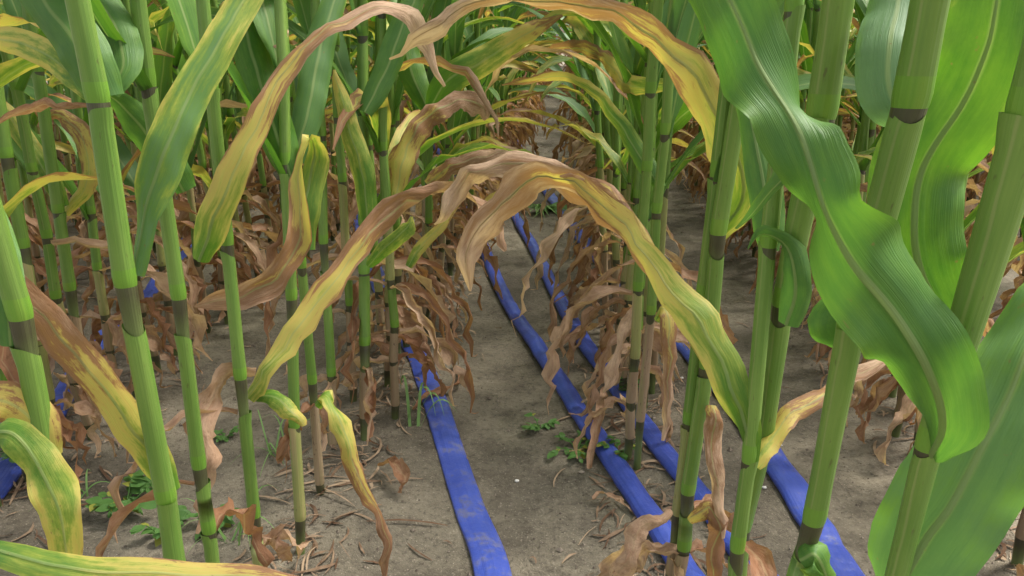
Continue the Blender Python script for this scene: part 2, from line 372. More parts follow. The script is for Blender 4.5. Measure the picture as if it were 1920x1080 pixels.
D = math.radians
rv = random.Random(21)
def mk(kind, k, z=0.0):
    u = rv.uniform
    if kind == 'green':   a = leaf_shape(u(.62, .85), u(.034, .046), D(u(12, 24)), D(u(70, 150)), u(1.3, 2.2), D(u(-70, 70)), D(u(-40, 40)), u(.25, .6), u(.10, .2), 0.002, k * 1.7 + 1)
    elif kind == 'upright': a = leaf_shape(u(.55, .75), u(.034, .044), D(u(8, 16)), D(u(35, 75)), u(1.2, 2), D(u(-40, 40)), D(u(-30, 30)), u(.3, .6), u(.10, .18), 0.002, k * 1.9 + 51)
    elif kind == 'fading': a = leaf_shape(u(.5, .72), u(.024, .036), D(u(22, 40)), D(u(110, 165)), u(1.0, 1.6), D(u(-120, 120)), D(u(-50, 50)), u(.5, 1.0), u(.12, .25), 0.006, k * 2.3 + 101)
    elif kind == 'arch':  a = leaf_shape(u(.5, .68), u(.018, .028), D(u(25, 40)), D(u(120, 170)), u(.9, 1.3), D(u(-200, 200)), D(u(-50, 50)), u(.8, 1.4), u(.15, .3), 0.011, k * 2.9 + 151)
    else:                 a = leaf_shape(min(z + u(.03, .15), .55), u(.015, .031), D(u(30, 60)), D(u(165, 186)), u(.28, .55), D(u(-260, 260)), D(u(-90, 90)), u(.9, 1.9), u(.25, .6), 0.022, k * 3.1 + 201, floor=-z + 0.010, n=20, m=3)
    return a
LIB = {}
def lib_add(key, kind, cnt, z=0.0):
    LIB[key] = []
    for k in range(cnt):
        raw = mk(kind, k + len(LIB) * 31, z)
        LIB[key].append((raw, mesh_from(key, raw[0], raw[2], raw[1], [M_LEAF])))
lib_add('green', 'green', 12); lib_add('upright', 'upright', 8); lib_add('fading', 'fading', 12); lib_add('arch', 'arch', 12)
DEADZ = [0.07, 0.15, 0.24, 0.34, 0.46, 0.60]
for z in DEADZ: lib_add('dead%.2f' % z, 'dead', 7, z)
def dead_key(z): return 'dead%.2f' % max([q for q in DEADZ if q <= z + 1e-6] or [DEADZ[0]])

# ------------------------------------------------------------------ stalks
def stalk_mesh(nodes, top, rad, seed, axis_fn, bare=None, n_around=10, dry_below=0.22, pale_below=0.45, rad_top=None):
    """nodes: heights of nodes. Above every node a sheath (swollen foot), below it a bare dark internode. Returns one mesh (stalk)
    and a list of sheath tuples (z0, z1, verts, faces, uv, material)"""
    r = random.Random(seed)
    def ring(z, q, ph=0.0): 
        c = axis_fn(z)
        return [(c[0] + q * (1 + .05 * math.cos(2 * a + seed)) * math.cos(a), c[1] + q * math.sin(a), c[2]) for a in [2 * math.pi * k / n_around for k in range(n_around)]]
    def tube(zs, qs):
        V, UV, Fc = [], [], []; n1 = n_around
        for z, q in zip(zs, qs):
            R = ring(z, q); V += R; UV += [(k / n1, z) for k in range(n1)]
        for i in range(len(zs) - 1):
            for k in range(n1): Fc.append((i * n1 + k, i * n1 + (k + 1) % n1, (i + 1) * n1 + (k + 1) % n1, (i + 1) * n1 + k))
        return V, UV, Fc
    rt = rad if rad_top is None else rad_top
    taper = lambda z: (rad + (rt - rad) * sstep(0.62, 0.98, z)) * (1.0 - 0.14 * z / 2.0)
    cz, cq = [-0.04], [taper(0) * 0.9]
    ns = list(nodes) + [top]
    for i, z in enumerate(ns):                                    # the bare stalk is fullest under a node and thins downwards
        lo = cz[-1]; q = taper(z)
        cz += [max(lo + .004, z - 0.07), max(lo + .006, z - 0.03), z - 0.004, z + 0.008]; cq += [q * 0.78, q * 0.90, q * 0.97, q * 0.74]
    core = (*tube(cz, cq), [f_ for f_ in [1.0] + [1.0, .45, .0, 0.0] * len(ns) for _ in range(n_around)])
    sh = []; az = seed * 1.3
    for i, z in enumerate(nodes):
        z2 = ns[i + 1]; gap = (bare[i] if bare and bare[i] is not None else r.uniform(0.006, 0.026) * (1 if z < .6 else .5)) if i + 1 < len(nodes) else 0.0
        zt = max(z + 0.03, z2 - gap); q = taper(z); q2 = taper(zt); az += math.pi + r.gauss(0, .3)
        kind = 2 if z < dry_below else (1 if z < pale_below else 0)
        if kind == 1 and r.random() < 0.45: kind = 0
        zz = [z - 0.008, z - 0.002, z + 0.006, z + 0.018, z + 0.05, (z + zt) / 2 + .01, zt - 0.02, zt - 0.008, zt]
        qq = [q * 0.93, q * 1.01, q * 1.055, q * 1.03, taper(z + .05) * 0.985, taper((z + zt) / 2 + .01) * 0.99, q2 * 0.985, q2 * 0.96, q2 * 0.93]
        V, UV, Fc = tube(zz, qq)
        slant = min(0.007, 0.25 * (zt - z))                       # the mouth of the sheath rises on one side
        for row, f_ in ((7, .6), (8, 1.0)):
            for k in range(n_around):
                p = V[row * n_around + k]; a_ = 2 * math.pi * k / n_around - az
                c0 = axis_fn(zt); fl = 1 + .34 * f_ * max(0, math.cos(a_)) ** 2         # one side gapes where the blade bends away
                V[row * n_around + k] = (c0[0] + (p[0] - c0[0]) * fl, c0[1] + (p[1] - c0[1]) * fl, p[2] + slant * f_ * (math.cos(a_) - .35 * math.cos(a_) ** 2))
        mi = [(1 if kind == 0 else 0) if f // n_around < 3 else 0 for f in range(len(Fc))]
        mats = [[M_SHEATH, M_NODE], [M_PALE, M_PALE], [M_DRY, M_DRY]][kind]
        sh.append((z, zt, V, UV, Fc, mi, mats))
    return core, sh

def join(parts):
    """parts: list of (V,UV,F,materialindex or list)"""
    V, UV, Fc, MI = [], [], [], []
    for v, uv, f, mi in parts:
        b = len(V); V += list(v); UV += list(uv); Fc += [tuple(k + b for k in q) for q in f]
        MI += list(mi) if isinstance(mi, (list, tuple)) else [mi] * len(f)
    return V, UV, Fc, MI
SM = [M_DARK, M_SHEATH, M_NODE, M_PALE, M_DRY]
def slot(m): return SM.index(m)

# generic stalk variants: a stalk with its sheaths, small at this distance
VAR = []
for k in range(9):
    r = random.Random(300 + k); z = r.uniform(0.05, 0.09); nodes = []
    while z < 1.95: nodes.append(z); z += r.uniform(0.10, 0.14) if z < 0.35 else r.uniform(0.15, 0.20)
    lx, ly, ph = r.uniform(-.075, .075), r.uniform(-.06, .06), r.uniform(0, 6)
    fn = lambda z, nodes=tuple(nodes), lx=lx, ly=ly, ph=ph: np.array([lx * z + 0.011 * math.sin(z * 4.3 + ph) - 0.011 * math.sin(ph) + float(np.interp(z, nodes, [.003 * (-1) ** q for q in range(len(nodes))])), ly * z, z])
    rad_ = r.uniform(0.0118, 0.0142); raws = []
    for around in (8, 5):
        core, sh = stalk_mesh(nodes, 2.15, rad_, 300 + k, fn, n_around=around)
        parts = [(core[0], core[1], core[2], 0)]
        for (z0, zt, V, UV, Fc, mi, mats) in sh: parts.append((V, UV, Fc, [slot(mats[q]) for q in mi]))
        raws.append(join(parts))
        if around == 8: raw = raws[0]; me_ = mesh_from('stalk', raw[0], raw[2], raw[1], SM, raw[3], fade=core[3])
    VAR.append((raws[1], me_, nodes, [s_[1] for s_ in sh], fn))

def leaf_color(kind, r):
    if kind in ('green', 'upright'): return (r.uniform(-.06, .10), r.uniform(0.0, .24), r.uniform(0, .8) if r.random() < .6 else 0, 1)
    if kind == 'fading': return (r.uniform(.05, .30), r.uniform(.25, .62), r.uniform(0, .2), 1)
    if kind == 'arch': return (r.uniform(.25, .62), r.uniform(.35, .6), 0, 1)
    return (r.uniform(.86, 1.1), .1, 0, 1)

def dress(r, nodes, tops, path_side, far, y):
    """which leaf hangs from which collar: list of (kind key, z, azimuth, scale, color)"""
    res = []; az = r.choice([0, math.pi]) + r.gauss(0, 0.55)
    for z, zt in zip(nodes, tops):
        az += math.pi + r.gauss(0, 0.28)
        if zt > 2.05: k = 'upright'
        elif zt < 0.44: k = 'dead'
        elif zt < 0.74: k = r.choice(['dead', 'arch', 'fading', 'green', 'fading'])
        elif zt < 0.98: k = r.choice(['arch', 'fading', 'fading', 'green', 'green', 'upright'])
        elif zt < 1.25: k = r.choice(['fading', 'green', 'green', 'arch'])
        elif r.random() < .62: continue
        else: k = r.choice(['green', 'upright', 'upright', 'green'])
        if y > 3.2 and .48 < zt < 1.25 and path_side and math.cos(az) * path_side > .15 and r.random() < (.6 if y < 6 else .85): continue
        if k == 'dead':
            res.append((dead_key(zt), zt, az, r.uniform(.85, 1.1), leaf_color('dead', r)))
            for _ in range(0 if zt > .45 else r.choice([0, 0, 1, 1] if path_side < 0 else [0, 1, 1, 2])): res.append((dead_key(zt), zt, az + 2 + r.random() * 2, r.uniform(.8, 1.0), leaf_color('dead', r)))
        else: res.append((k, zt, az, r.uniform(.82, 1.12), leaf_color(k, r)))
    return res

# ------------------------------------------------------------------ hero plants beside the camera
HERO = []
def hero_plant(label, pix, rowx, rad, node_py, bare_py=None, extra_nodes=True, seed=1, azim=None, dead_n=3, top=2.1, upper=True, dry_below=0.22, pale_below=0.40, rad_top=None, mid=True):
    a, b = in_row(*pix[0], rowx), in_row(*pix[1], rowx)
    if a[2] < b[2]: a, b = b, a
    slope = (a - b) / (a[2] - b[2]); slope[0] = max(-.12, min(.12, slope[0])); slope[1] = max(-.2, min(.2, slope[1]))
    base = b - slope * b[2]; base[2] = 0
    gz = ground_z(base[0], base[1])
    def zpy(py):
        lo, hi = 0.0, 2.2
        for _ in range(40):
            m_ = (lo + hi) / 2
            if proj(base + slope * m_)[1] > py: lo = m_
            else: hi = m_
        return lo
    nodes = sorted(zpy(p) for p in node_py); bare = {}
    for p, q in (bare_py or {}).items(): bare[zpy(p)] = zpy(p) - zpy(q)          # bare stretch below the node at p
    r = random.Random(seed)
    z = nodes[0] - r.uniform(.10, .14)
    while z > 0.04: nodes.insert(0, z); z -= r.uniform(.09, .12)
    z = nodes[-1] + r.uniform(.16, .2)
    while z < top - .1: nodes.append(z); z += r.uniform(.16, .2)
    bl = [None] * len(nodes)
    for i in range(len(nodes) - 1):
        for zb, d in bare.items():
            if abs(nodes[i + 1] - zb) < 1e-4: bl[i] = d
    root = thing('maize_plant', label, 'maize plant', (base[0], base[1], gz - 0.004), 'maize plants standing closest along the path')
    zx = [0.0] + [r.uniform(.0015, .0045) * (1 if i % 2 else -1) for i in range(len(nodes))]; zn = [0.0] + list(nodes); za = r.uniform(0, 3.1)
    ax = lambda z: np.array([slope[0] * z, slope[1] * z, z]) + np.array([math.cos(za), math.sin(za), 0]) * float(np.interp(z, zn, zx))
    core, sh = stalk_mesh(nodes, top, rad, seed, ax, bl, n_around=18, dry_below=dry_below, pale_below=pale_below, rad_top=rad_top)
    obj('stalk', mesh_from('stalk', core[0], core[2], core[1], [M_DARK], fade=core[3]), root)
    for (z0, zt, V, UV, Fc, mi, mats) in sh:
        obj('leaf_sheath', mesh_from('leaf_sheath', V, Fc, UV, mats, mi), root)
    tops = [s[1] for s in sh]
    for i, zt in enumerate(tops):
        if zt < 0.42 and i < 5:
            for _ in range(2 if zt < .25 else 1):
                k = dead_key(zt); c = ax(zt)
                obj('dry_leaf', r.choice(LIB[k])[1], root, c, (0, 0, r.uniform(0, 6.28)), (.8, .8, 1), leaf_color('dead', r))
        elif mid and .78 < zt <= 1.28:
            c = ax(zt); k = r.choice(['upright', 'green', 'upright']); aa = azim + (-1 if i % 2 else 1) * r.uniform(.2, 1.1)
            obj('leaf', r.choice(LIB[k])[1], root, c, (0, 0, aa), (r.uniform(.7, .95),) * 3, leaf_color(k, r))
        elif zt > 1.28 and upper:
            c = ax(zt); k = 'upright'; aa = (azim if azim is not None else 0) + (math.pi if i % 2 else 0) + r.gauss(0, .4)
            obj('leaf', r.choice(LIB[k])[1], root, c, (0, 0, aa), (r.uniform(.8, 1),) * 3, leaf_color(k, r))
    h = dict(root=root, base=base, gz=gz - 0.004, ax=ax, nodes=nodes, tops=tops, slope=slope)
    HERO.append(h); return h
def hero_leaf(h, pts, color, name='leaf', fold=0.5, ruffle=0.15, rfreq=3.0, crumple=0.003, seed=1.0, n=34, m=5, wrap=True, foldpts=None):
    """pts: (px, py, distance, width px, turn deg). The first one sits at the collar."""
    P = [at(p[0], p[1], p[2]) for p in pts]; C = catmull(P, n); k = len(pts) - 1
    tt = [i / n * k for i in range(n + 1)]
    def lerp(idx): return [float(np.interp(t, range(k + 1), [p[idx] for p in pts])) for t in tt]
    d, wp, tu = lerp(2), lerp(3), lerp(4); T = frames(C); S, HW, fo = [], [], []
    for i in range(n + 1):
        vd = unit(C[i] - cC); s = unit(np.cross(T[i], vd)); nn = np.cross(s, T[i]); a = D(tu[i])
        S.append(s * math.cos(a) + nn * math.sin(a)); HW.append(0.5 * wp[i] * d[i] / FPX)
        v = i / n; f0 = fold if foldpts is None else float(np.interp(v, [q[0] for q in foldpts], [q[1] for q in foldpts]))
        fo.append(f0 + max(0, 1.5 - f0) * (1 - sstep(0.0, 0.11, v)) if wrap else f0)
    V, UV, Fc = blade('leaf', C, S, HW, m, [f + (0.55 * math.sin(9 * i / n + seed) * sstep(.45, .7, i / n) if crumple > .005 else 0) for i, f in enumerate(fo)], ruffle, rfreq, crumple, seed)
    o0 = np.array([h['base'][0], h['base'][1], h['gz']]); b0 = C[0]
    me = mesh_from(name, [p - b0 for p in V], Fc, UV, [M_LEAF])
    o = obj(name, me, h['root'], b0 - o0, color=color)
    if max(p[3] for p in pts) >= 60 and len(pts) > 5:             # a raised midrib shows on the broad leaves
        Vr, Fr, Ur = [], [], []
        for i in range(n - 2):
            s_ = unit(S[i] - T[i] * (S[i] @ T[i])); N_ = np.cross(s_, T[i]); q = min(.0015, HW[i] * 0.04) * (1 - i / n) + .0002; c_ = V[i * (2 * m + 1) + m] - b0
            for (dx, dz) in ((2.2, -.1), (.8, -.6), (-.8, -.6), (-2.2, -.1)): Vr.append(c_ + s_ * q * dx + N_ * (q * dz - .0002)); Ur.append((.5 + .01 * dx, i / n))
        Fr = [(i * 4 + k_, i * 4 + (k_ + 1) % 4, (i + 1) * 4 + (k_ + 1) % 4, (i + 1) * 4 + k_) for i in range(n - 3) for k_ in range(3)]
        rib = obj('midrib', mesh_from('midrib', Vr, Fr, Ur, [M_LEAF]), o, color=color)
    return o

XL, XR = -0.54, 0.21
GREEN, WAXY = (0.02, .08, .0, 1), (0.0, .05, .8, 1)
# left row
s0 = hero_plant('thick green maize stalk under a rusty tipped leaf at the weedy edge', [(40, 640), (90, 850)], XL, 0.0118, [590, 980], {590: 655}, seed=11, azim=3.0, mid=False)
s1 = hero_plant('stout bright green maize stalk with a pale striped leaf folded at its collar', [(215, 400), (320, 1000)], XL, 0.0138, [175, 520, 930], {520: 606, 175: 200}, seed=12, dry_below=.05, pale_below=.05, azim=3.0, mid=False)
s2 = hero_plant('maize stalk with a dark bare band, crossed by a long yellow edged leaf', [(333, 560), (398, 1050)], XL, 0.0108, [150, 548, 868], {548: 625, 868: 905}, seed=13, dry_below=.0, pale_below=.25, azim=3.0)
s3 = hero_plant('maize plant whose yellow and brown leaf arches from a knee high node over the path', [(405, 250), (467, 870)], -0.57, 0.0118, [160, 450, 700, 962], {700: 772, 962: 1040, 450: 470}, seed=14, dry_below=.06, pale_below=.08, azim=3.0)
s4 = hero_plant('slim maize stalk with a cream leaf drying to brown beside weeds', [(537, 330), (562, 1000)], XL, 0.0122, [300, 553, 795, 965], {553: 612, 965: 1050, 795: 800}, seed=15, dry_below=.08, pale_below=.42, azim=3.0)
s6 = hero_plant('slim maize stalk with a green striped hanging leaf going brown at its tip', [(572, 560), (600, 900)], -0.56, 0.0110, [500, 718, 905], {718: 762, 905: 960}, seed=16, dry_below=.08, pale_below=.35, azim=3.2)
s5 = hero_plant('maize stalk with a long dark bare section standing behind the striped hanging leaf', [(603, 300), (617, 640)], -0.60, 0.0118, [250, 452, 700, 830], {452: 512, 830: 880}, seed=17, dry_below=.15, pale_below=.3, azim=3.2)
s7 = hero_plant('straight maize stalk standing right beside where the flat hose leaves the path', [(686, 200), (684, 640)], -0.52, 0.0145, [210, 420, 510, 645, 780], {645: 692, 510: 520, 780: 815}, seed=18, azim=3.1)
s8 = hero_plant('maize stalk with a glowing yellow leaf curling brown above the path', [(741, 250), (747, 740)], -0.54, 0.0135, [230, 370, 520, 635], {520: 560, 635: 660}, seed=19, azim=3.1)
s9 = hero_plant('maize stalk holding a bright half yellow leaf high over the path', [(797, 100), (797, 640)], -0.55, 0.0135, [60, 200, 345, 480, 560], {345: 362, 480: 510}, seed=20, azim=3.1)
t1 = hero_plant('maize stalk in the second row with a yellow edged upward leaf', [(88, 250), (140, 600)], -1.29, 0.0150, [130, 395, 540, 690], {540: 590, 395: 402, 690: 720}, seed=61, azim=3.1)
t2 = hero_plant('maize stalk in the second row half hidden by the stout bright green stalk', [(20, 330), (52, 520)], -1.20, 0.0140, [290, 460, 640], {290: 318, 460: 490}, seed=62, azim=3.1)
# right row
r1 = hero_plant('massive shaded maize stalk bearing the broad wavy blue green leaf', [(1905, 300), (1712, 960)], 0.30, 0.0100, [240, 850, 1190], {240: 250, 850: 853}, seed=31, azim=0.2, rad_top=.0155, mid=False, pale_below=.1, dry_below=.05)
r2 = hero_plant('sturdy green maize stalk cut across by the broad wavy leaf, dark foot node', [(1590, 680), (1522, 975)], 0.25, 0.0108, [215, 630, 990], {215: 232, 630: 642, 990: 1050}, seed=32, azim=0.2, rad_top=.0135, mid=False, pale_below=.1, dry_below=.05)
r5 = hero_plant('maize stalk with a puckered green collar behind the broad wavy leaf', [(1572, 100), (1440, 760)], 0.235, 0.0105, [235, 585, 860], {235: 250}, seed=33, azim=0.3, rad_top=.0145, mid=False, pale_below=.1, dry_below=.05)
r3 = hero_plant('maize plant whose long leaf goes green, yellow then brown arching low over the hoses', [(1468, 200), (1392, 960)], 0.21, 0.0090, [30, 470, 868], {470: 480, 868: 876}, seed=34, azim=0.2, rad_top=.0095, mid=False, pale_below=.1, dry_below=.05)
r4 = hero_plant('maize plant with a straw coloured withered leaf beside its dark ringed foot', [(1352, 430), (1292, 930)], XR, 0.0125, [180, 440, 690, 925], {925: 962, 440: 480}, seed=35, azim=0.1, dry_below=.12, pale_below=.16)
r4b = hero_plant('thin brownish maize stalk pressed against a thicker stalk above the hose', [(1318, 560), (1272, 960)], 0.20, 0.0105, [330, 560, 790, 965], {965: 1045}, seed=46, azim=0.1)
r7 = hero_plant('maize stalk with a snapped yellow leaf hanging straight down along it', [(1222, 560), (1196, 860)], 0.19, 0.0105, [400, 590, 790], {790: 830}, seed=37, azim=0.1)
r8 = hero_plant('maize stalk with dry papery leaves brushing the straight blue hose', [(1200, 500), (1187, 700)], 0.17, 0.0115, [320, 545, 670], {670: 700}, seed=38, azim=0.1)
r9 = hero_plant('maize stalk whose thin green leaf bows in a tall arch over the path', [(1250, 300), (1228, 640)], 0.27, 0.0115, [160, 350, 560], {560: 590, 350: 370}, seed=39, azim=0.1)

# ---- the leaves one can tell apart
hero_leaf(s3, [(462, 745, 1.46, 34, 40), (495, 700, 1.46, 46, 30), (560, 610, 1.48, 44, 15), (640, 505, 1.52, 50, 0), (715, 415, 1.57, 58, -25), (790, 372, 1.62, 56, -50), (850, 362, 1.66, 46, -80),
               (900, 388, 1.70, 44, -110), (932, 425, 1.72, 40, -140), (952, 478, 1.73, 6, -150)], (0.33, .75, 0, 1), fold=.55, ruffle=.2, crumple=.012, seed=2.2)
hero_leaf(s3, [(470, 745, 1.47, 20, 0), (510, 745, 1.45, 45, 20), (550, 775, 1.44, 46, 20), (572, 800, 1.45, 10, 0)], (.12, .4, 0, 1), fold=1.2, crumple=.006, seed=1.1, n=16)
hero_leaf(s3, [(478, 705, 1.44, 30, 70), (430, 705, 1.42, 50, 55), (396, 745, 1.40, 60, 20), (378, 815, 1.38, 66, 0), (385, 880, 1.38, 46, -20), (374, 935, 1.38, 22, -40), (368, 1000, 1.38, 12, -10)], (.95, .1, 0, 1), 'dry_leaf', fold=.8, ruffle=.3, crumple=.012, seed=3.3)
hero_leaf(s3, [(372, 490, 1.30, 50, 10), (395, 430, 1.28, 66, 5), (430, 340, 1.26, 60, 0), (480, 230, 1.27, 48, 0), (545, 120, 1.30, 40, 15), (620, 52, 1.34, 40, 45), (700, 18, 1.38, 44, 60), (765, 28, 1.40, 42, 20), (800, 85, 1.42, 30, 0), (836, 165, 1.44, 5, 0)],
          (.24, .85, .0, 1), fold=.55, ruffle=.14, crumple=.008, seed=4.0)
hero_leaf(s1, [(250, 515, .99, 44, 50), (266, 440, .99, 62, 60), (283, 360, .98, 70, 30), (315, 270, .97, 84, 0), (355, 180, .98, 74, 0), (410, 80, 1.0, 66, 10), (470, -20, 1.03, 60, 20), (520, -110, 1.05, 10, 20)], (.13, .22, .75, 1), fold=.45, ruffle=.12, seed=5.0)
hero_leaf(s1, [(190, 185, .95, 96, 25), (150, 95, .94, 104, 15), (90, 10, .94, 100, 10), (20, -70, .95, 80, 10), (-60, -120, .96, 8, 0)], (.02, .1, .3, 1), fold=.9, ruffle=.10, seed=5.6)
hero_leaf(s1, [(205, 175, .97, 40, 60), (232, 120, .98, 66, 25), (215, 50, .99, 84, 0), (165, -20, 1.0, 80, 0), (100, -80, 1.02, 8, 0)], (.0, .1, .2, 1), fold=.8, ruffle=.1, seed=5.9)
hero_leaf(s1, [(318, 925, 1.10, 50, 30), (280, 850, 1.08, 66, 10), (215, 755, 1.04, 66, 0), (140, 660, 1.0, 62, 0), (70, 585, .96, 62, 0), (5, 520, .92, 58, -20), (-40, 480, .9, 10, -30)], (.20, .85, 0, 1), fold=.45, ruffle=.14, crumple=.005, seed=6.0)
hero_leaf(s1, [(178, 190, .98, 30, 30), (138, 142, .99, 52, 10), (82, 98, 1.0, 56, 0), (10, 72, 1.02, 50, 0), (-60, 70, 1.05, 8, 0)], (.24, .25, .5, 1), fold=.5, seed=6.2, n=20)
hero_leaf(s1, [(168, 200, .99, 18, 40), (120, 203, 1.0, 22, 60), (70, 200, 1.02, 26, 30), (25, 212, 1.04, 14, 20), (-15, 240, 1.05, 4, 0)], (.95, .1, 0, 1), 'dry_leaf', fold=1.1, crumple=.011, seed=6.3, n=22)
hero_leaf(t1, [(117, 388, 2.06, 30, 20), (92, 335, 2.04, 40, 10), (55, 275, 2.03, 42, 0), (15, 215, 2.02, 36, 0), (-30, 160, 2.02, 6, 0)], (.16, .35, 0, 1), fold=.8, seed=6.4, n=20)
hero_leaf(t1, [(120, 400, 2.08, 24, 20), (165, 340, 2.05, 34, 20), (150, 250, 2.04, 36, 10), (100, 215, 2.04, 30, 10), (70, 240, 2.03, 6, 0)], (.42, .3, 0, 1), fold=.8, crumple=.006, seed=6.5, n=20)
hero_leaf(s4, [(505, -40, 1.56, 40, 20), (512, 30, 1.55, 60, 20), (522, 80, 1.54, 44, 40), (535, 125, 1.54, 8, 20)], (1.1, .1, 0, 1), 'dry_leaf', fold=1.0, ruffle=.4, crumple=.012, seed=6.6, n=16, wrap=False)
hero_leaf(s2, [(345, 360, 1.12, 60, 20), (310, 300, 1.10, 70, 10), (262, 235, 1.08, 66, 10), (220, 190, 1.06, 44, 20), (180, 170, 1.05, 8, 20)], (.02, .1, .1, 1), fold=.7, ruffle=.1, seed=6.7)
hero_leaf(s0, [(95, 860, .84, 50, 30), (60, 790, .82, 84, 20), (5, 755, .80, 84, 0), (-60, 760, .78, 60, 0), (-120, 800, .78, 8, 0)], (.42, .3, 0, 1), fold=.5, ruffle=.15, seed=7.0)
hero_leaf(s0, [(-20, 810, .70, 50, 10), (25, 815, .69, 66, 10), (75, 870, .69, 78, -20), (108, 950, .69, 80, -20), (122, 1030, .70, 60, 0), (130, 1100, .71, 20, 0)], (.20, .30, 0, 1), fold=.55, ruffle=.35, rfreq=2.2, seed=7.5)
hero_leaf(s0, [(-60, 1010, .68, 40, 20), (40, 1046, .66, 60, 20), (180, 1070, .66, 66, 10), (330, 1078, .67, 60, 10), (470, 1078, .69, 44, 0), (590, 1092, .71, 8, 0)], (.16, .5, .3, 1), fold=.6, ruffle=.15, seed=7.9)
hero_leaf(s0, [(20, 650, .80, 60, 10), (10, 560, .79, 80, 0), (0, 470, .80, 70, 0), (-30, 380, .82, 50, 0), (-60, 320, .84, 8, 0)], (.0, .05, .3, 1), fold=.8, seed=8.3)
hero_leaf(s4, [(572, 470, 1.56, 44, 20), (568, 400, 1.55, 60, 20), (590, 300, 1.55, 54, 30), (580, 262, 1.53, 40, 80), (560, 330, 1.50, 40, 130), (566, 420, 1.48, 48, 165), (540, 490, 1.47, 56, 185), (490, 540, 1.46, 52, 200), (425, 562, 1.46, 46, 190), (362, 575, 1.46, 6, 180)],
          (.16, .72, .3, 1), fold=.6, ruffle=.2, crumple=.006, seed=8.8, n=44)
hero_leaf(s4, [(545, 330, 1.54, 60, 10), (515, 240, 1.53, 80, 0), (480, 130, 1.53, 80, 0), (450, 20, 1.55, 64, 0), (420, -60, 1.57, 8, 0)], (-.02, .1, .0, 1), fold=.9, seed=9.1)
hero_leaf(s4, [(552, 300, 1.56, 50, 10), (580, 200, 1.57, 66, 0), (600, 90, 1.6, 66, 0), (630, -10, 1.64, 50, 0), (650, -80, 1.68, 8, 0)], (.04, .1, .4, 1), fold=.9, seed=9.4)
hero_leaf(s6, [(592, 760, 1.58, 26, 40), (612, 740, 1.55, 40, 60), (640, 790, 1.52, 44, 20), (660, 865, 1.52, 40, 0), (690, 930, 1.54, 30, 30), (718, 975, 1.56, 26, 60), (722, 1040, 1.58, 22, 20), (715, 1090, 1.6, 8, 0)], (.20, .75, .0, 1), fold=.9, ruffle=.2, crumple=.009, seed=10.1)
hero_leaf(s7, [(690, 500, 1.72, 22, 0), (715, 470, 1.70, 30, 10), (760, 430, 1.68, 40, 20), (770, 405, 1.68, 6, 20)], (.18, .2, 0, 1), fold=.9, seed=10.6, n=16)
hero_leaf(s7, [(690, 420, 1.72, 40, 10), (680, 330, 1.71, 50, 20), (655, 240, 1.70, 44, 10), (640, 180, 1.70, 30, 0), (625, 130, 1.7, 6, 0)], (.16, .35, 0, 1), fold=.8, seed=10.9)
hero_leaf(s7, [(684, 210, 1.72, 40, 10), (720, 140, 1.74, 54, 0), (750, 60, 1.76, 54, 0), (790, -30, 1.8, 40, 0), (810, -70, 1.8, 8, 0)], (.0, .15, .2, 1), fold=.8, seed=11.0)
hero_leaf(s8, [(742, 372, 2.05, 34, 10), (755, 300, 2.05, 44, 0), (785, 240, 2.06, 42, 10), (825, 205, 2.08, 40, 20), (868, 188, 2.1, 40, 40), (905, 200, 2.12, 46, 0), (918, 222, 2.13, 10, 0)], (.44, .46, 0, 1), fold=.6, ruffle=.25, crumple=.010, seed=11.4)
hero_leaf(s8, [(765, 500, 2.1, 20, 10), (790, 460, 2.1, 26, 10), (830, 420, 2.1, 20, 20), (862, 380, 2.12, 5, 20)], (.3, .3, 0, 1), fold=.9, seed=11.7, n=14)
hero_leaf(s9, [(800, 215, 2.15, 40, 20), (840, 150, 2.12, 58, 10), (900, 118, 2.12, 56, 0), (960, 80, 2.12, 44, 0), (1010, 50, 2.12, 32, 0), (1056, 28, 2.12, 5, 0)], (.05, .62, 0, 1), fold=.5, ruffle=.1, seed=12.0)
hero_leaf(s9, [(800, 345, 2.2, 34, 20), (850, 310, 2.2, 36, 10), (930, 288, 2.2, 36, 30), (985, 292, 2.22, 30, 40), (1018, 305, 2.24, 6, 20)], (.55, .5, 0, 1), fold=.7, ruffle=.3, crumple=.010, seed=12.3)
hero_leaf(s9, [(800, 200, 2.2, 40, 0), (770, 130, 2.2, 56, 0), (750, 50, 2.22, 54, 0), (720, -30, 2.25, 40, 0), (710, -70, 2.25, 8, 0)], (.08, .15, 0, 1), fold=.7, seed=12.6)
# right row leaves
hero_leaf(r3, [(1408, 866, .89, 34, 40), (1394, 790, .88, 62, 25), (1362, 700, .88, 78, 10), (1312, 608, .90, 74, 0), (1248, 520, .93, 56, 0), (1180, 438, .97, 50, 10), (1115, 372, 1.01, 50, 40), (1040, 335, 1.06, 52, 30), (975, 350, 1.10, 76, 0), (915, 412, 1.13, 64, -20), (885, 470, 1.15, 50, -10), (880, 545, 1.16, 6, 0)],
          (.16, .78, .05, 1), fold=.55, ruffle=.18, crumple=.009, seed=13.0, n=44)
hero_leaf(r3, [(1190, 440, .98, 20, 30), (1160, 410, .99, 46, 20), (1130, 375, 1.01, 44, 50), (1085, 345, 1.03, 30, 60), (1050, 330, 1.05, 6, 60)], (.62, .35, 0, 1), 'dry_leaf', fold=.8, ruffle=.3, crumple=.008, seed=13.1, n=18, wrap=False)
hero_leaf(r4, [(1325, 690, 1.15, 30, 30), (1262, 560, 1.17, 40, 30), (1190, 450, 1.2, 52, 20), (1120, 372, 1.24, 56, 10), (1050, 330, 1.28, 58, -10), (975, 308, 1.32, 60, -25), (905, 320, 1.35, 52, -20), (862, 345, 1.37, 44, 0), (835, 400, 1.38, 24, 20), (808, 425, 1.39, 5, 20)],
          (.40, .62, 0, 1), fold=.55, ruffle=.22, crumple=.010, seed=13.3, n=40)
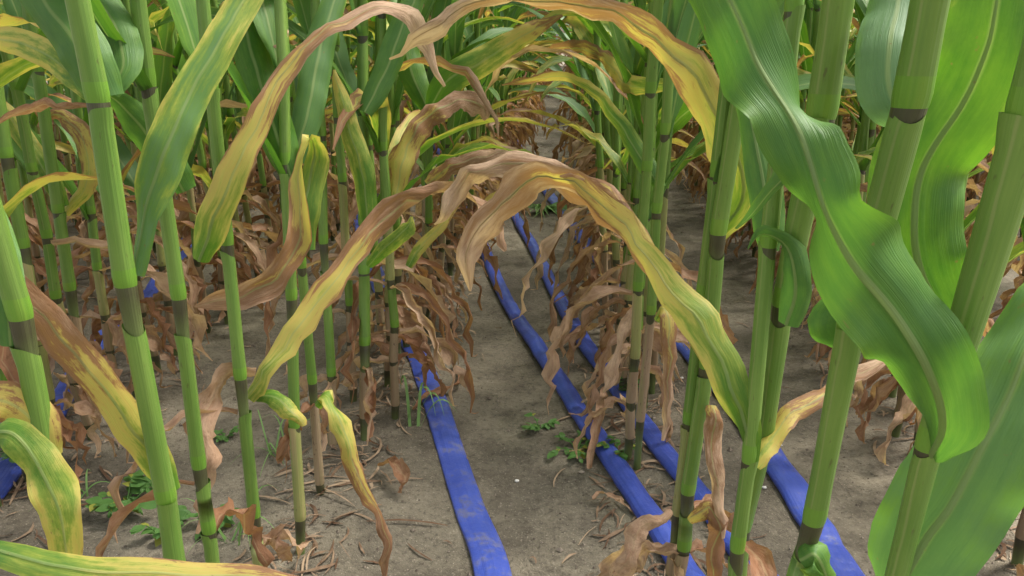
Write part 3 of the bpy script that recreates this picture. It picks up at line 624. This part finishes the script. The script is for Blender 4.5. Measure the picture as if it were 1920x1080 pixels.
hero_leaf(r4, [(1345, 445, 1.14, 40, 20), (1395, 365, 1.10, 74, 10), (1362, 250, 1.08, 86, 0), (1298, 145, 1.07, 82, 0), (1215, 62, 1.08, 70, 10), (1130, 15, 1.10, 58, 25), (1040, 0, 1.13, 50, 40), (940, 6, 1.17, 48, 30), (860, 25, 1.2, 40, 10), (800, 65, 1.22, 30, 0), (735, 112, 1.25, 5, 0)],
          (.30, .68, 0, 1), fold=.5, ruffle=.18, crumple=.009, seed=13.8, n=44)
hero_leaf(r4, [(1290, 975, 1.22, 24, 30), (1325, 950, 1.20, 40, 20), (1345, 990, 1.2, 44, 0), (1338, 1060, 1.22, 36, 0), (1330, 1130, 1.25, 8, 0)], (.55, .3, 0, 1), 'dry_leaf', fold=1.1, ruffle=.3, crumple=.012, seed=14.2, n=20)
hero_leaf(r4, [(1335, 760, 1.19, 26, 20), (1338, 800, 1.18, 44, 10), (1345, 880, 1.18, 40, 0), (1352, 960, 1.19, 34, 20), (1360, 1020, 1.2, 6, 0)], (.6, .4, 0, 1), 'dry_leaf', fold=1.2, ruffle=.3, crumple=.012, seed=14.5, n=20)
hero_leaf(r4b, [(1262, 960, 1.26, 20, 20), (1222, 985, 1.24, 44, 30), (1190, 1030, 1.24, 46, 10), (1165, 1085, 1.25, 30, 0)], (.92, .1, 0, 1), 'dry_leaf', fold=1.0, ruffle=.3, crumple=.014, seed=14.8, n=20)
hero_leaf(r3, [(1415, 876, .90, 24, 40), (1440, 830, .91, 44, 30), (1490, 778, .93, 46, 20), (1550, 735, .96, 40, 20), (1615, 690, 1.0, 36, 30), (1685, 650, 1.03, 5, 20)], (.36, .5, 0, 1), fold=.8, ruffle=.25, crumple=.009, seed=15.2, n=26)
hero_leaf(r5, [(1474, 610, .82, 60, 10), (1490, 560, .81, 74, 0), (1488, 500, .80, 60, 10), (1470, 455, .80, 50, 40), (1430, 440, .80, 34, 60), (1400, 470, .80, 6, 70)], (.0, .05, .2, 1), fold=1.2, ruffle=.2, seed=15.6, n=18)
hero_leaf(r5, [(1540, 250, .74, 80, 10), (1500, 300, .74, 60, 20), (1440, 370, .76, 30, 30), (1380, 430, .8, 8, 30)], (.02, .1, .3, 1), fold=1.0, seed=15.8, n=18)
hero_leaf(r3, [(1440, 470, .84, 54, 10), (1440, 400, .84, 70, 0), (1425, 300, .85, 74, 10), (1400, 180, .88, 70, 20), (1370, 60, .92, 60, 20), (1340, -60, .95, 8, 20)], (-.02, .1, .2, 1), fold=.9, ruffle=.14, seed=16.1)
# the broad wavy leaf
hero_leaf(r1, [(1742, 862, .648, 74, 10), (1768, 800, .61, 150, 20), (1745, 700, .57, 176, 10), (1690, 605, .56, 205, -15), (1605, 500, .555, 198, 10), (1552, 400, .555, 172, 40), (1520, 300, .56, 150, 15), (1470, 205, .57, 160, -35), (1412, 100, .58, 160, -5), (1366, 0, .59, 165, 15), (1325, -90, .61, 150, 15), (1280, -180, .64, 10, 10)],
          (-.04, .07, .12, 1), fold=.75, ruffle=.36, rfreq=3.4, crumple=.002, seed=17.0, n=64, m=9)
hero_leaf(r1, [(1795, 660, .70, 60, 20), (1768, 590, .69, 130, 10), (1725, 500, .68, 165, 0), (1716, 400, .67, 175, -5), (1735, 300, .66, 180, -10), (1800, 200, .64, 190, 0), (1850, 100, .62, 185, 10), (1868, 0, .61, 170, 10), (1880, -110, .61, 140, 10), (1890, -200, .62, 10, 0)],
          (.05, .12, .0, 1), fold=.4, ruffle=.26, rfreq=2.6, crumple=.002, seed=18.1, n=54, m=8)
hero_leaf(r1, [(1668, 1140, .74, 120, 10), (1720, 1040, .72, 190, 0), (1790, 930, .70, 215, -5), (1858, 810, .69, 200, 0), (1920, 680, .69, 170, 5), (1975, 560, .70, 120, 0), (2030, 460, .72, 10, 0)], (-.02, .18, .45, 1), fold=.35, ruffle=.14, seed=19.0, n=36, m=7)
hero_leaf(r2, [(1590, 650, .72, 90, 0), (1572, 610, .71, 130, 0), (1590, 560, .70, 120, 30), (1640, 540, .70, 90, 60), (1690, 560, .7, 10, 70)], (-.02, .05, .1, 1), fold=1.1, ruffle=.25, seed=19.6, n=20)
hero_leaf(r2, [(1700, 240, .66, 80, 10), (1672, 170, .66, 120, 0), (1668, 80, .67, 130, 0), (1690, -20, .69, 110, 0), (1700, -90, .7, 8, 0)], (.0, .05, .9, 1), fold=.6, ruffle=.15, seed=20.0, n=26)
hero_leaf(r2, [(1500, 1050, .80, 80, 10), (1530, 1040, .79, 90, 20), (1550, 1080, .8, 70, 30), (1560, 1140, .82, 10, 20)], (.02, .2, .1, 1), fold=1.1, ruffle=.3, seed=20.5, n=16)
hero_leaf(r7, [(1228, 600, 1.72, 24, 40), (1242, 578, 1.70, 34, 60), (1256, 600, 1.68, 34, 20), (1254, 680, 1.68, 32, 0), (1250, 760, 1.70, 26, 0), (1246, 830, 1.72, 6, 0)], (.34, .6, 0, 1), fold=1.1, ruffle=.25, crumple=.008, seed=21.0, n=22)
hero_leaf(r9, [(1238, 352, 1.72, 30, 10), (1205, 300, 1.75, 40, 10), (1160, 230, 1.80, 36, 20), (1110, 172, 1.86, 28, 40), (1060, 146, 1.92, 22, 30), (1000, 150, 1.98, 16, 20), (940, 162, 2.04, 4, 20)], (.06, .62, .2, 1), fold=.7, ruffle=.12, crumple=.005, seed=21.6, n=30)
hero_leaf(r9, [(1262, 160, 1.70, 30, 10), (1180, 160, 1.9, 40, 20), (1140, 118, 2.1, 38, 20), (1080, 88, 2.3, 30, 30), (1012, 96, 2.5, 4, 20)], (.30, .46, 0, 1), fold=.8, ruffle=.2, crumple=.008, seed=22.0, n=26)
hero_leaf(r8, [(1195, 550, 1.9, 20, 20), (1185, 590, 1.88, 34, 0), (1165, 640, 1.87, 30, 20), (1150, 700, 1.87, 24, 20), (1130, 740, 1.88, 5, 0)], (1.0, .1, 0, 1), 'dry_leaf', fold=1.1, ruffle=.3, crumple=.012, seed=22.5, n=20)

# ------------------------------------------------------------------ the rows
ROWN = {
    -0.54: 'maize plant with shrivelled lower leaves in the row the flat muddy hose slips under',
    0.21: 'maize plant with shrivelled lower leaves in the row the clean blue hoses duck under',
    -1.29: 'maize plant in the second row out from the path on the flat muddy hose side',
    0.96: 'maize plant in the second row out from the path beyond the side alley hose',
    -2.04: 'maize plant in the third row out from the path on the flat muddy hose side',
    1.71: 'maize plant in the third row out from the path beyond the side alley hose'}
spots = []
start = {-0.54: 1.8, 0.21: 2.0}
hero_y = {}
for k in range(-7, 8):
    x = -0.54 + 0.75 * k if k <= 0 else 0.21 + 0.75 * (k - 1)
    x = round(x, 2); r = random.Random(int(x * 100) + 900)
    y = start.get(x, 0.35 + r.random() * .1)
    while y < (28 if abs(x + .15) < 1.6 else 17 if abs(x + .15) < 3.2 else 11):
        px, py = x + r.gauss(0, .033), y
        q = proj((px, py, 0.6))
        if any(math.hypot(px - h['base'][0], py - h['base'][1]) < .07 for h in HERO): y += .1; continue
        if q[2] > 0.3 and -260 < q[0] < 2180:
            curve = 0.0
            spots.append((math.hypot(px, py), x, px + curve, py))
        y += r.uniform(.085, .135)
spots.sort()
NEAR = 280
near, farther = spots[:NEAR], spots[NEAR:]
for d, x, px, py in near:
    r = random.Random(int(px * 1000) * 7 + int(py * 1000))
    raw, me, nodes, tops, fn = r.choice(VAR); rz = r.uniform(0, 6.28); sc_ = r.uniform(.92, 1.06)
    lab = ROWN.get(x, 'maize plant in the rows far out from the path on the %s side' % ('flat muddy hose' if x < 0 else 'side alley hose'))
    root = thing('maize_plant', lab, 'maize plant', (px, py, ground_z(px, py) - 0.004), lab.replace('maize plant', 'maize plants'))
    obj('stalk', me, root, rot=(0, 0, rz), scale=(1, 1, sc_))
    ca, sa = math.cos(rz), math.sin(rz)
    for key, z, az, s, c in dress(r, nodes, tops, {-.54: 1, .21: -1}.get(x, 0), False, py):
        a = fn(z); p = (a[0] * ca - a[1] * sa, a[0] * sa + a[1] * ca, z * sc_)
        obj('dry_leaf' if key.startswith('dead') else 'leaf', r.choice(LIB[key])[1], root, p, (0, 0, az), (s, s, s if not key.startswith('dead') else 1), c)

# the rest of the field reads as one mass: a few joined meshes, one per leaf tint
acc = {}
def add_to(key, V, UV, Fc, MI=None):
    a = acc.setdefault(key, ([], [], [], [], [0]))
    a[0].append(V); a[1].append(np.asarray(UV)); a[2].append(np.asarray(Fc) + a[4][0]); a[3].append(np.asarray(MI if MI is not None else [0] * len(Fc))); a[4][0] += len(V)
RAWC = {}
def rawnp(raw):
    k = id(raw)
    if k not in RAWC:
        V, UV, Fc = np.array([tuple(map(float, v)) for v in raw[0]]), np.array(raw[1]), np.array(raw[2])
        if len(raw) == 3:                                         # a leaf: every other row, edges and midrib only
            us = sorted(set(np.round(UV[:, 0], 4))); w_ = len(us); n_ = len(V) // w_; keep = [0, w_ // 2, w_ - 1]; rows = list(range(0, n_ - 1, 2)) + [n_ - 1]
            idx = [r_ * w_ + c_ for r_ in rows for c_ in keep]; V, UV = V[idx], UV[idx]
            Fc = np.array([(i * 3 + j, i * 3 + j + 1, (i + 1) * 3 + j + 1, (i + 1) * 3 + j) for i in range(len(rows) - 1) for j in range(2)])
        RAWC[k] = (V, UV, Fc)
    return RAWC[k]
for d, x, px, py in farther:
    r = random.Random(int(px * 1000) * 7 + int(py * 1000))
    raw, me, nodes, tops, fn = r.choice(VAR); rz = r.uniform(0, 6.28)
    def place(raw, c, az, s, zs=1):
        V, UV, Fc = rawnp(raw); ca, sa = math.cos(az), math.sin(az); V = V * s
        return np.stack([V[:, 0] * ca - V[:, 1] * sa + c[0], V[:, 0] * sa + V[:, 1] * ca + c[1], V[:, 2] * zs + c[2]], 1), UV, Fc
    gz = ground_z(px, py)
    V, UV, Fc = place(raw, (px, py, gz), rz, 1); add_to('stalks', V, UV, Fc, raw[3])
    ca, sa = math.cos(rz), math.sin(rz)
    for key, z, az, s, c in dress(r, nodes, tops, {-.54: 1, .21: -1}.get(x, 0), True, py):
        a = fn(z); V, UV, Fc = place(r.choice(LIB[key])[0], (px + a[0] * ca - a[1] * sa, py + a[0] * sa + a[1] * ca, gz + z), az, s)
        tint = 'dead%d' % r.randrange(3) if key.startswith('dead') else key + str(r.randrange(3))
        add_to(tint, V, UV, Fc)
tints = {'green': [(.0, .1, .1, 1), (.08, .2, .0, 1), (.0, .15, .7, 1)], 'upright': [(.0, .1, .4, 1), (.07, .2, 0, 1), (.02, .1, .7, 1)],
         'fading': [(.1, .45, 0, 1), (.22, .5, 0, 1), (.3, .45, 0, 1)], 'arch': [(.3, .5, 0, 1), (.45, .5, 0, 1), (.6, .4, 0, 1)], 'dead': [(.88, .1, 0, 1), (.98, .1, 0, 1), (1.08, .1, 0, 1)]}
far_root = None
for key, (Vs, UVs, Fs, Ms, _) in acc.items():
    V, UV = np.concatenate(Vs), np.concatenate(UVs); Fc = np.concatenate(Fs); MI = np.concatenate(Ms)
    me = bpy.data.meshes.new('distant_maize'); me.vertices.add(len(V)); me.vertices.foreach_set('co', V.astype(np.float32).ravel())
    me.loops.add(Fc.size); me.loops.foreach_set('vertex_index', Fc.astype(np.int32).ravel())
    me.polygons.add(len(Fc)); me.polygons.foreach_set('loop_start', np.arange(0, Fc.size, 4, dtype=np.int32))
    ul = me.uv_layers.new(name='UVMap'); ul.data.foreach_set('uv', UV[Fc.ravel()].astype(np.float32).ravel())
    for m_ in (SM if key == 'stalks' else [M_LEAF]): me.materials.append(m_)
    me.polygons.foreach_set('material_index', MI.astype(np.int32)); me.polygons.foreach_set('use_smooth', np.ones(len(Fc), dtype=bool))
    me.update(calc_edges=True); me.validate()
    if far_root is None:
        far_root = tag(obj('distant_maize', me), 'dense mass of far maize closing off the end of the rows', 'maize', kind='stuff')
    else:
        o = obj('distant_stalks' if key == 'stalks' else ('distant_dry_leaves' if key.startswith('dead') else 'distant_leaves'), me, far_root, color=tints[key[:-1]][int(key[-1])] if key != 'stalks' else None); o['kind'] = 'stuff'
    if key != 'stalks' and far_root.data is me: far_root.color = tints[key[:-1]][int(key[-1])]

# ------------------------------------------------------------------ litter, crumbs, pebbles
r = random.Random(77)
V, UV, Fc = [], [], []
rows_all = sorted(set(s[1] for s in spots))
for k in range(4600):
    x0 = r.choice([-.54, .21, -.54, .21, -1.29, .96, -2.04]); y = 1.0 + 9.5 * r.random() ** 1.5; x = x0 + r.gauss(0, .08 if k % 22 else .25)
    L = r.uniform(.02, .10) * (1 if k % 9 else 1.9); a = r.uniform(0, 6.28); hw = r.uniform(.0007, .0042); cv = r.gauss(0, .9); b = len(V); p = np.array([x, y]); n = 5
    lift = r.uniform(0.002, .02) * (r.random() ** 2)
    for i in range(n + 1):
        v = i / n; g = ground_z(p[0], p[1]); d_ = np.array([math.cos(a), math.sin(a)]); s_ = np.array([-d_[1], d_[0]]); h = hw * (1 - abs(2 * v - 1) ** 3 * .7)
        z = g + .003 + lift * math.sin(v * math.pi) + r.uniform(0, .002)
        V += [(*(p - s_ * h), z), (*(p + s_ * h), z + hw * r.uniform(-.3, .9))]; UV += [(0, v), (1, v)]
        p = p + d_ * L / n; a += cv / n
    Fc += [(b + 2 * i, b + 2 * i + 1, b + 2 * i + 3, b + 2 * i + 2) for i in range(n)]
tag(obj('leaf_litter', mesh_from('leaf_litter', V, Fc, UV, [M_STRAW])), 'scattered straw coloured leaf scraps and roots along the rows', 'litter', kind='stuff')
V, Fc = [], []
OCT = [(1, 0, 0), (-1, 0, 0), (0, 1, 0), (0, -1, 0), (0, 0, 1), (0, 0, -1)]; OF = [(0, 2, 4), (2, 1, 4), (1, 3, 4), (3, 0, 4), (2, 0, 5), (1, 2, 5), (3, 1, 5), (0, 3, 5)]
for k in range(9000):
    y = 1.1 + 7 * r.random() ** 1.7; x = r.uniform(-2.2, 1.5); s = r.uniform(.0012, .0042) * (1 if k % 25 else 2.2); b = len(V); g = ground_z(x, y)
    V += [(x + q[0] * s * r.uniform(.6, 1.3), y + q[1] * s * r.uniform(.6, 1.3), g + s * .3 + q[2] * s * r.uniform(.5, 1)) for q in OCT]; Fc += [tuple(i + b for i in f) for f in OF]
tag(obj('soil_crumbs', mesh_from('soil_crumbs', V, Fc, mats=[M_CLOD], smooth=False)), 'fine grey brown crumbs strewn over the sandy soil', 'soil', kind='stuff')
def pebble(px, py, s, label):
    p = ground_at(px, py); rr = random.Random(px); V, Fc = [], []; N, Mm = 8, 5
    for i in range(Mm + 1):
        th = math.pi * i / Mm
        for j in range(N):
            ph = 2 * math.pi * j / N; q = 1 + .25 * nz(math.cos(ph) * 1.5 + px, math.sin(ph) * 1.5, th)
            V.append((s * q * math.sin(th) * math.cos(ph), s * .8 * q * math.sin(th) * math.sin(ph), s * .6 * q * math.cos(th)))
    Fc = [(i * N + j, i * N + (j + 1) % N, (i + 1) * N + (j + 1) % N, (i + 1) * N + j) for i in range(Mm) for j in range(N)]
    tag(obj('pebble', mesh_from('pebble', V, Fc, mats=[M_STONE]), loc=(p[0], p[1], ground_z(p[0], p[1]) + s * .45)), label, 'pebble', 'pale pebbles on the soil')
pebble(969, 901, .006, 'small white pebble in the middle of the bare path')
pebble(1433, 917, .006, 'white pebble beside the side alley hose')
pebble(1464, 836, .0045, 'white pebble in the side alley beyond the hose')
pebble(1278, 712, .006, 'pale pebble in the alley between yellow leaf and hose')

# ------------------------------------------------------------------ loose dry leaves lying on the hoses and soil
def loose_leaf(label, pix, hw, seed, lift=.0, tone=1.0, heights=None):
    g = [ground_at(*p) for p in pix]
    heights = heights or [.02] * len(g)
    P = [np.array([q[0], q[1], ground_z(q[0], q[1]) + h]) for q, h in zip(g, heights)]
    n = 22; C = catmull(P, n); T = frames(C); S, HW, fo = [], [], []
    for i in range(n + 1):
        v = i / n; s = unit(np.cross(T[i], np.array([0, 0, 1.0]))); up = np.cross(s, T[i]); a = 1.1 * nz(v * 3, seed * 2.1)
        S.append(s * math.cos(a) + up * math.sin(a)); HW.append(hw * (0.35 + .65 * math.sin(math.pi * min(1, v * 1.1 + .05)) ** .7)); fo.append(1.0)
    V, UV, Fc = blade('x', C, S, HW, 3, fo, .3, 3, .010, seed)
    V = [np.array([p[0], p[1], max(p[2], ground_z(p[0], p[1]) + .003)]) for p in V]
    b = C[0].copy(); o = obj('dry_leaf', mesh_from('dry_leaf', [p - b for p in V], Fc, UV, [M_LEAF]), loc=b, color=(tone, .1, 0, 1))
    tag(o, label, 'dry leaf', 'loose dry maize leaves on the ground')
loose_leaf('curled dry leaf lying across the straight blue hose', [(1035, 660), (1075, 650), (1110, 620), (1125, 590)], .016, 3.1, heights=[.01, .04, .05, .03])
loose_leaf('thin dry strip looped over the straight blue hose', [(1040, 578), (1065, 574), (1085, 590)], .006, 4.2, heights=[.03, .046, .01])
loose_leaf('crumpled dry leaf wrapped across the muddy flat hose', [(775, 780), (800, 762), (830, 745), (858, 735), (862, 705), (845, 690)], .012, 5.0, heights=[.01, .022, .024, .02, .02, .015])
loose_leaf('dry leaf standing against the bent blue hose by the weeds', [(1105, 885), (1120, 840), (1128, 790), (1140, 760)], .016, 6.4, heights=[.01, .045, .06, .05], tone=.92)
loose_leaf('small curled dry leaf on the path below the weeds', [(1110, 950), (1135, 945), (1165, 965), (1180, 975)], .008, 7.7)
loose_leaf('dry leaf heap fragment beside the path at the foot of the stalks', [(715, 890), (745, 905), (760, 930), (745, 940)], .022, 8.9, heights=[.02, .05, .04, .02])
loose_leaf('long dry leaf sprawled on the path from the stalk bases', [(830, 560), (850, 600), (853, 640), (870, 648)], .012, 9.3, heights=[.05, .03, .02, .01])

# ------------------------------------------------------------------ weeds and grass
def oval_leaf(L, W, curl, seed):
    V, UV, Fc = [], [], []; n = 6
    for i in range(n + 1):
        v = i / n; h = W * math.sin(math.pi * min(1, (v * .94 + .05))) ** .8
        for q in (-1, -.5, 0, .5, 1): V.append((L * v, q * h, curl * L * (-v * v) + .18 * abs(q) * h + .04 * L * math.sin(5 * v + seed + q))); UV.append((.5 + q / 2, v))
    return V, UV, [(i * 5 + j, i * 5 + j + 1, (i + 1) * 5 + j + 1, (i + 1) * 5 + j) for i in range(n) for j in range(4)]
WL = [mesh_from('weed_leaf', *(lambda a: (a[0], a[2], a[1]))(oval_leaf(1, .36, .25, k)), [M_WEED]) for k in range(4)]
WY = [mesh_from('weed_leaf', *(lambda a: (a[0], a[2], a[1]))(oval_leaf(1, .34, .35, k + 5)), [M_WEEDY]) for k in range(2)]
def tube_mesh(name, P, rad, mat, K=5):
    V, UV, Fc = [], [], []; T = frames(P)
    for i, p in enumerate(P):
        s = unit(np.cross(T[i], np.array([.31, .2, .93]))); q = np.cross(s, T[i]); rr = rad * (1 - .6 * i / (len(P) - 1))
        for k in range(K): a = 2 * math.pi * k / K; V.append(p + rr * (s * math.cos(a) + q * math.sin(a))); UV.append((k / K, i / len(P)))
    Fc = [(i * K + k, i * K + (k + 1) % K, (i + 1) * K + (k + 1) % K, (i + 1) * K + k) for i in range(len(P) - 1) for k in range(K)]
    return mesh_from(name, V, Fc, UV, [mat])
def weed(label, px, py, n_stem, spread, high, lsize, seed, yellow=.1):
    rr = random.Random(seed); g = ground_at(px, py); gz = ground_z(g[0], g[1])
    root = thing('weed', label, 'weed', (g[0], g[1], gz), 'small weeds on the soil')
    for s in range(n_stem):
        a = 2 * math.pi * s / n_stem + rr.gauss(0, .4); L = spread * rr.uniform(.5, 1.1); hh = high * rr.uniform(.5, 1.1)
        P = [np.array([L * v * math.cos(a + .4 * v), L * v * math.sin(a + .4 * v), -0.005 + hh * math.sin(v * 1.9)]) for v in np.linspace(0, 1, 7)]
        obj('stem', tube_mesh('stem', P, .0018, M_WEED), root)
        for i in range(1, 7):
            for sd_ in (-1, 1):
                if rr.random() < .25: continue
                p = P[i]; z = rr.uniform(.6, 1.2) * lsize
                obj('leaf', rr.choice(WY if rr.random() < yellow else WL), root, p, (rr.gauss(0, .25), rr.uniform(-.5, .25), a + sd_ * rr.uniform(.5, 1.2)), (z, z, z))
weed('broad leaved green weed clump on soil between the stout stalks', 232, 945, 7, .085, .06, .036, 1)
weed('sparse small weed on bare soil beside the weed clump at stalk feet', 300, 1000, 4, .06, .04, .028, 2)
weed('low straggling weed on the path touching the bent blue hose', 1080, 845, 6, .075, .03, .022, 3, .2)
weed('small weed seedling in the path just beyond the straggling weed', 1012, 800, 4, .05, .035, .022, 4, .1)
weed('twining green weed climbing at stalk feet between the two clean hoses', 1180, 745, 4, .05, .10, .026, 5, .1)
weed('little weed on the far side of the bent hose opposite the dry leaf', 1160, 860, 4, .05, .04, .022, 6, .3)
weed('dark green weed behind the thick stalk under yellow leaves', 40, 870, 5, .08, .08, .034, 7)
weed('tiny weed beside the pale dry hanging leaf on weedy soil', 425, 815, 3, .04, .03, .02, 8)
weed('young weed at the foot of the slim striped leaf stalk', 410, 985, 5, .06, .04, .026, 9)
def grass_tuft(label, px, py, n, L, rise, seed, fan=None, wid=.004, mat=M_GRASS):
    rr = random.Random(seed); g = ground_at(px, py); gz = ground_z(g[0], g[1])
    root = thing('grass_tuft', label, 'grass', (g[0], g[1], gz), 'grass tufts on the soil')
    for k in range(n):
        a = rr.uniform(0, 6.28) if fan is None else rr.uniform(*fan); l = L * rr.uniform(.6, 1.1); h = rise * rr.uniform(.4, 1.1); V, UV, Fc = [], [], []
        b0 = np.array([rr.gauss(0, .012), rr.gauss(0, .012), 0]); cd = rr.gauss(0, .3)
        for i in range(9):
            v = i / 8; aa = a + cd * v; c = b0 + np.array([l * v * math.cos(aa), l * v * math.sin(aa), -.003 + h * math.sin(min(1, v) * 2.6)]); s = np.array([-math.sin(aa), math.cos(aa), 0.3]); hw = wid * (1 - v ** 2) + .0003
            V += [c - s * hw, c + np.array([0, 0, -hw * .4]), c + s * hw]; UV += [(0, v), (.5, v), (1, v)]
        Fc = [(i * 3 + j, i * 3 + j + 1, i * 3 + j + 4, i * 3 + j + 3) for i in range(8) for j in range(2)]
        obj('blade', mesh_from('blade', V, Fc, UV, [mat]), root)
grass_tuft('heap of cut pale green grass lying between the far hoses', 1022, 392, 40, .30, .06, 3, (-2.6, .1), .008)
grass_tuft('bent green grass sprig growing over the muddy flat hose', 775, 800, 5, .16, .16, 4, (-.6, 2.2), .004)
grass_tuft('thin grass wisps among weeds by the slim stalks', 425, 1010, 9, .14, .10, 5, None, .002)
grass_tuft('thin grass wisps on the weedy soil behind the dark banded stalk', 520, 850, 8, .16, .08, 6, None, .002)
grass_tuft('low grass scraps on soil around the weed clump', 150, 930, 8, .12, .05, 7, None, .002)
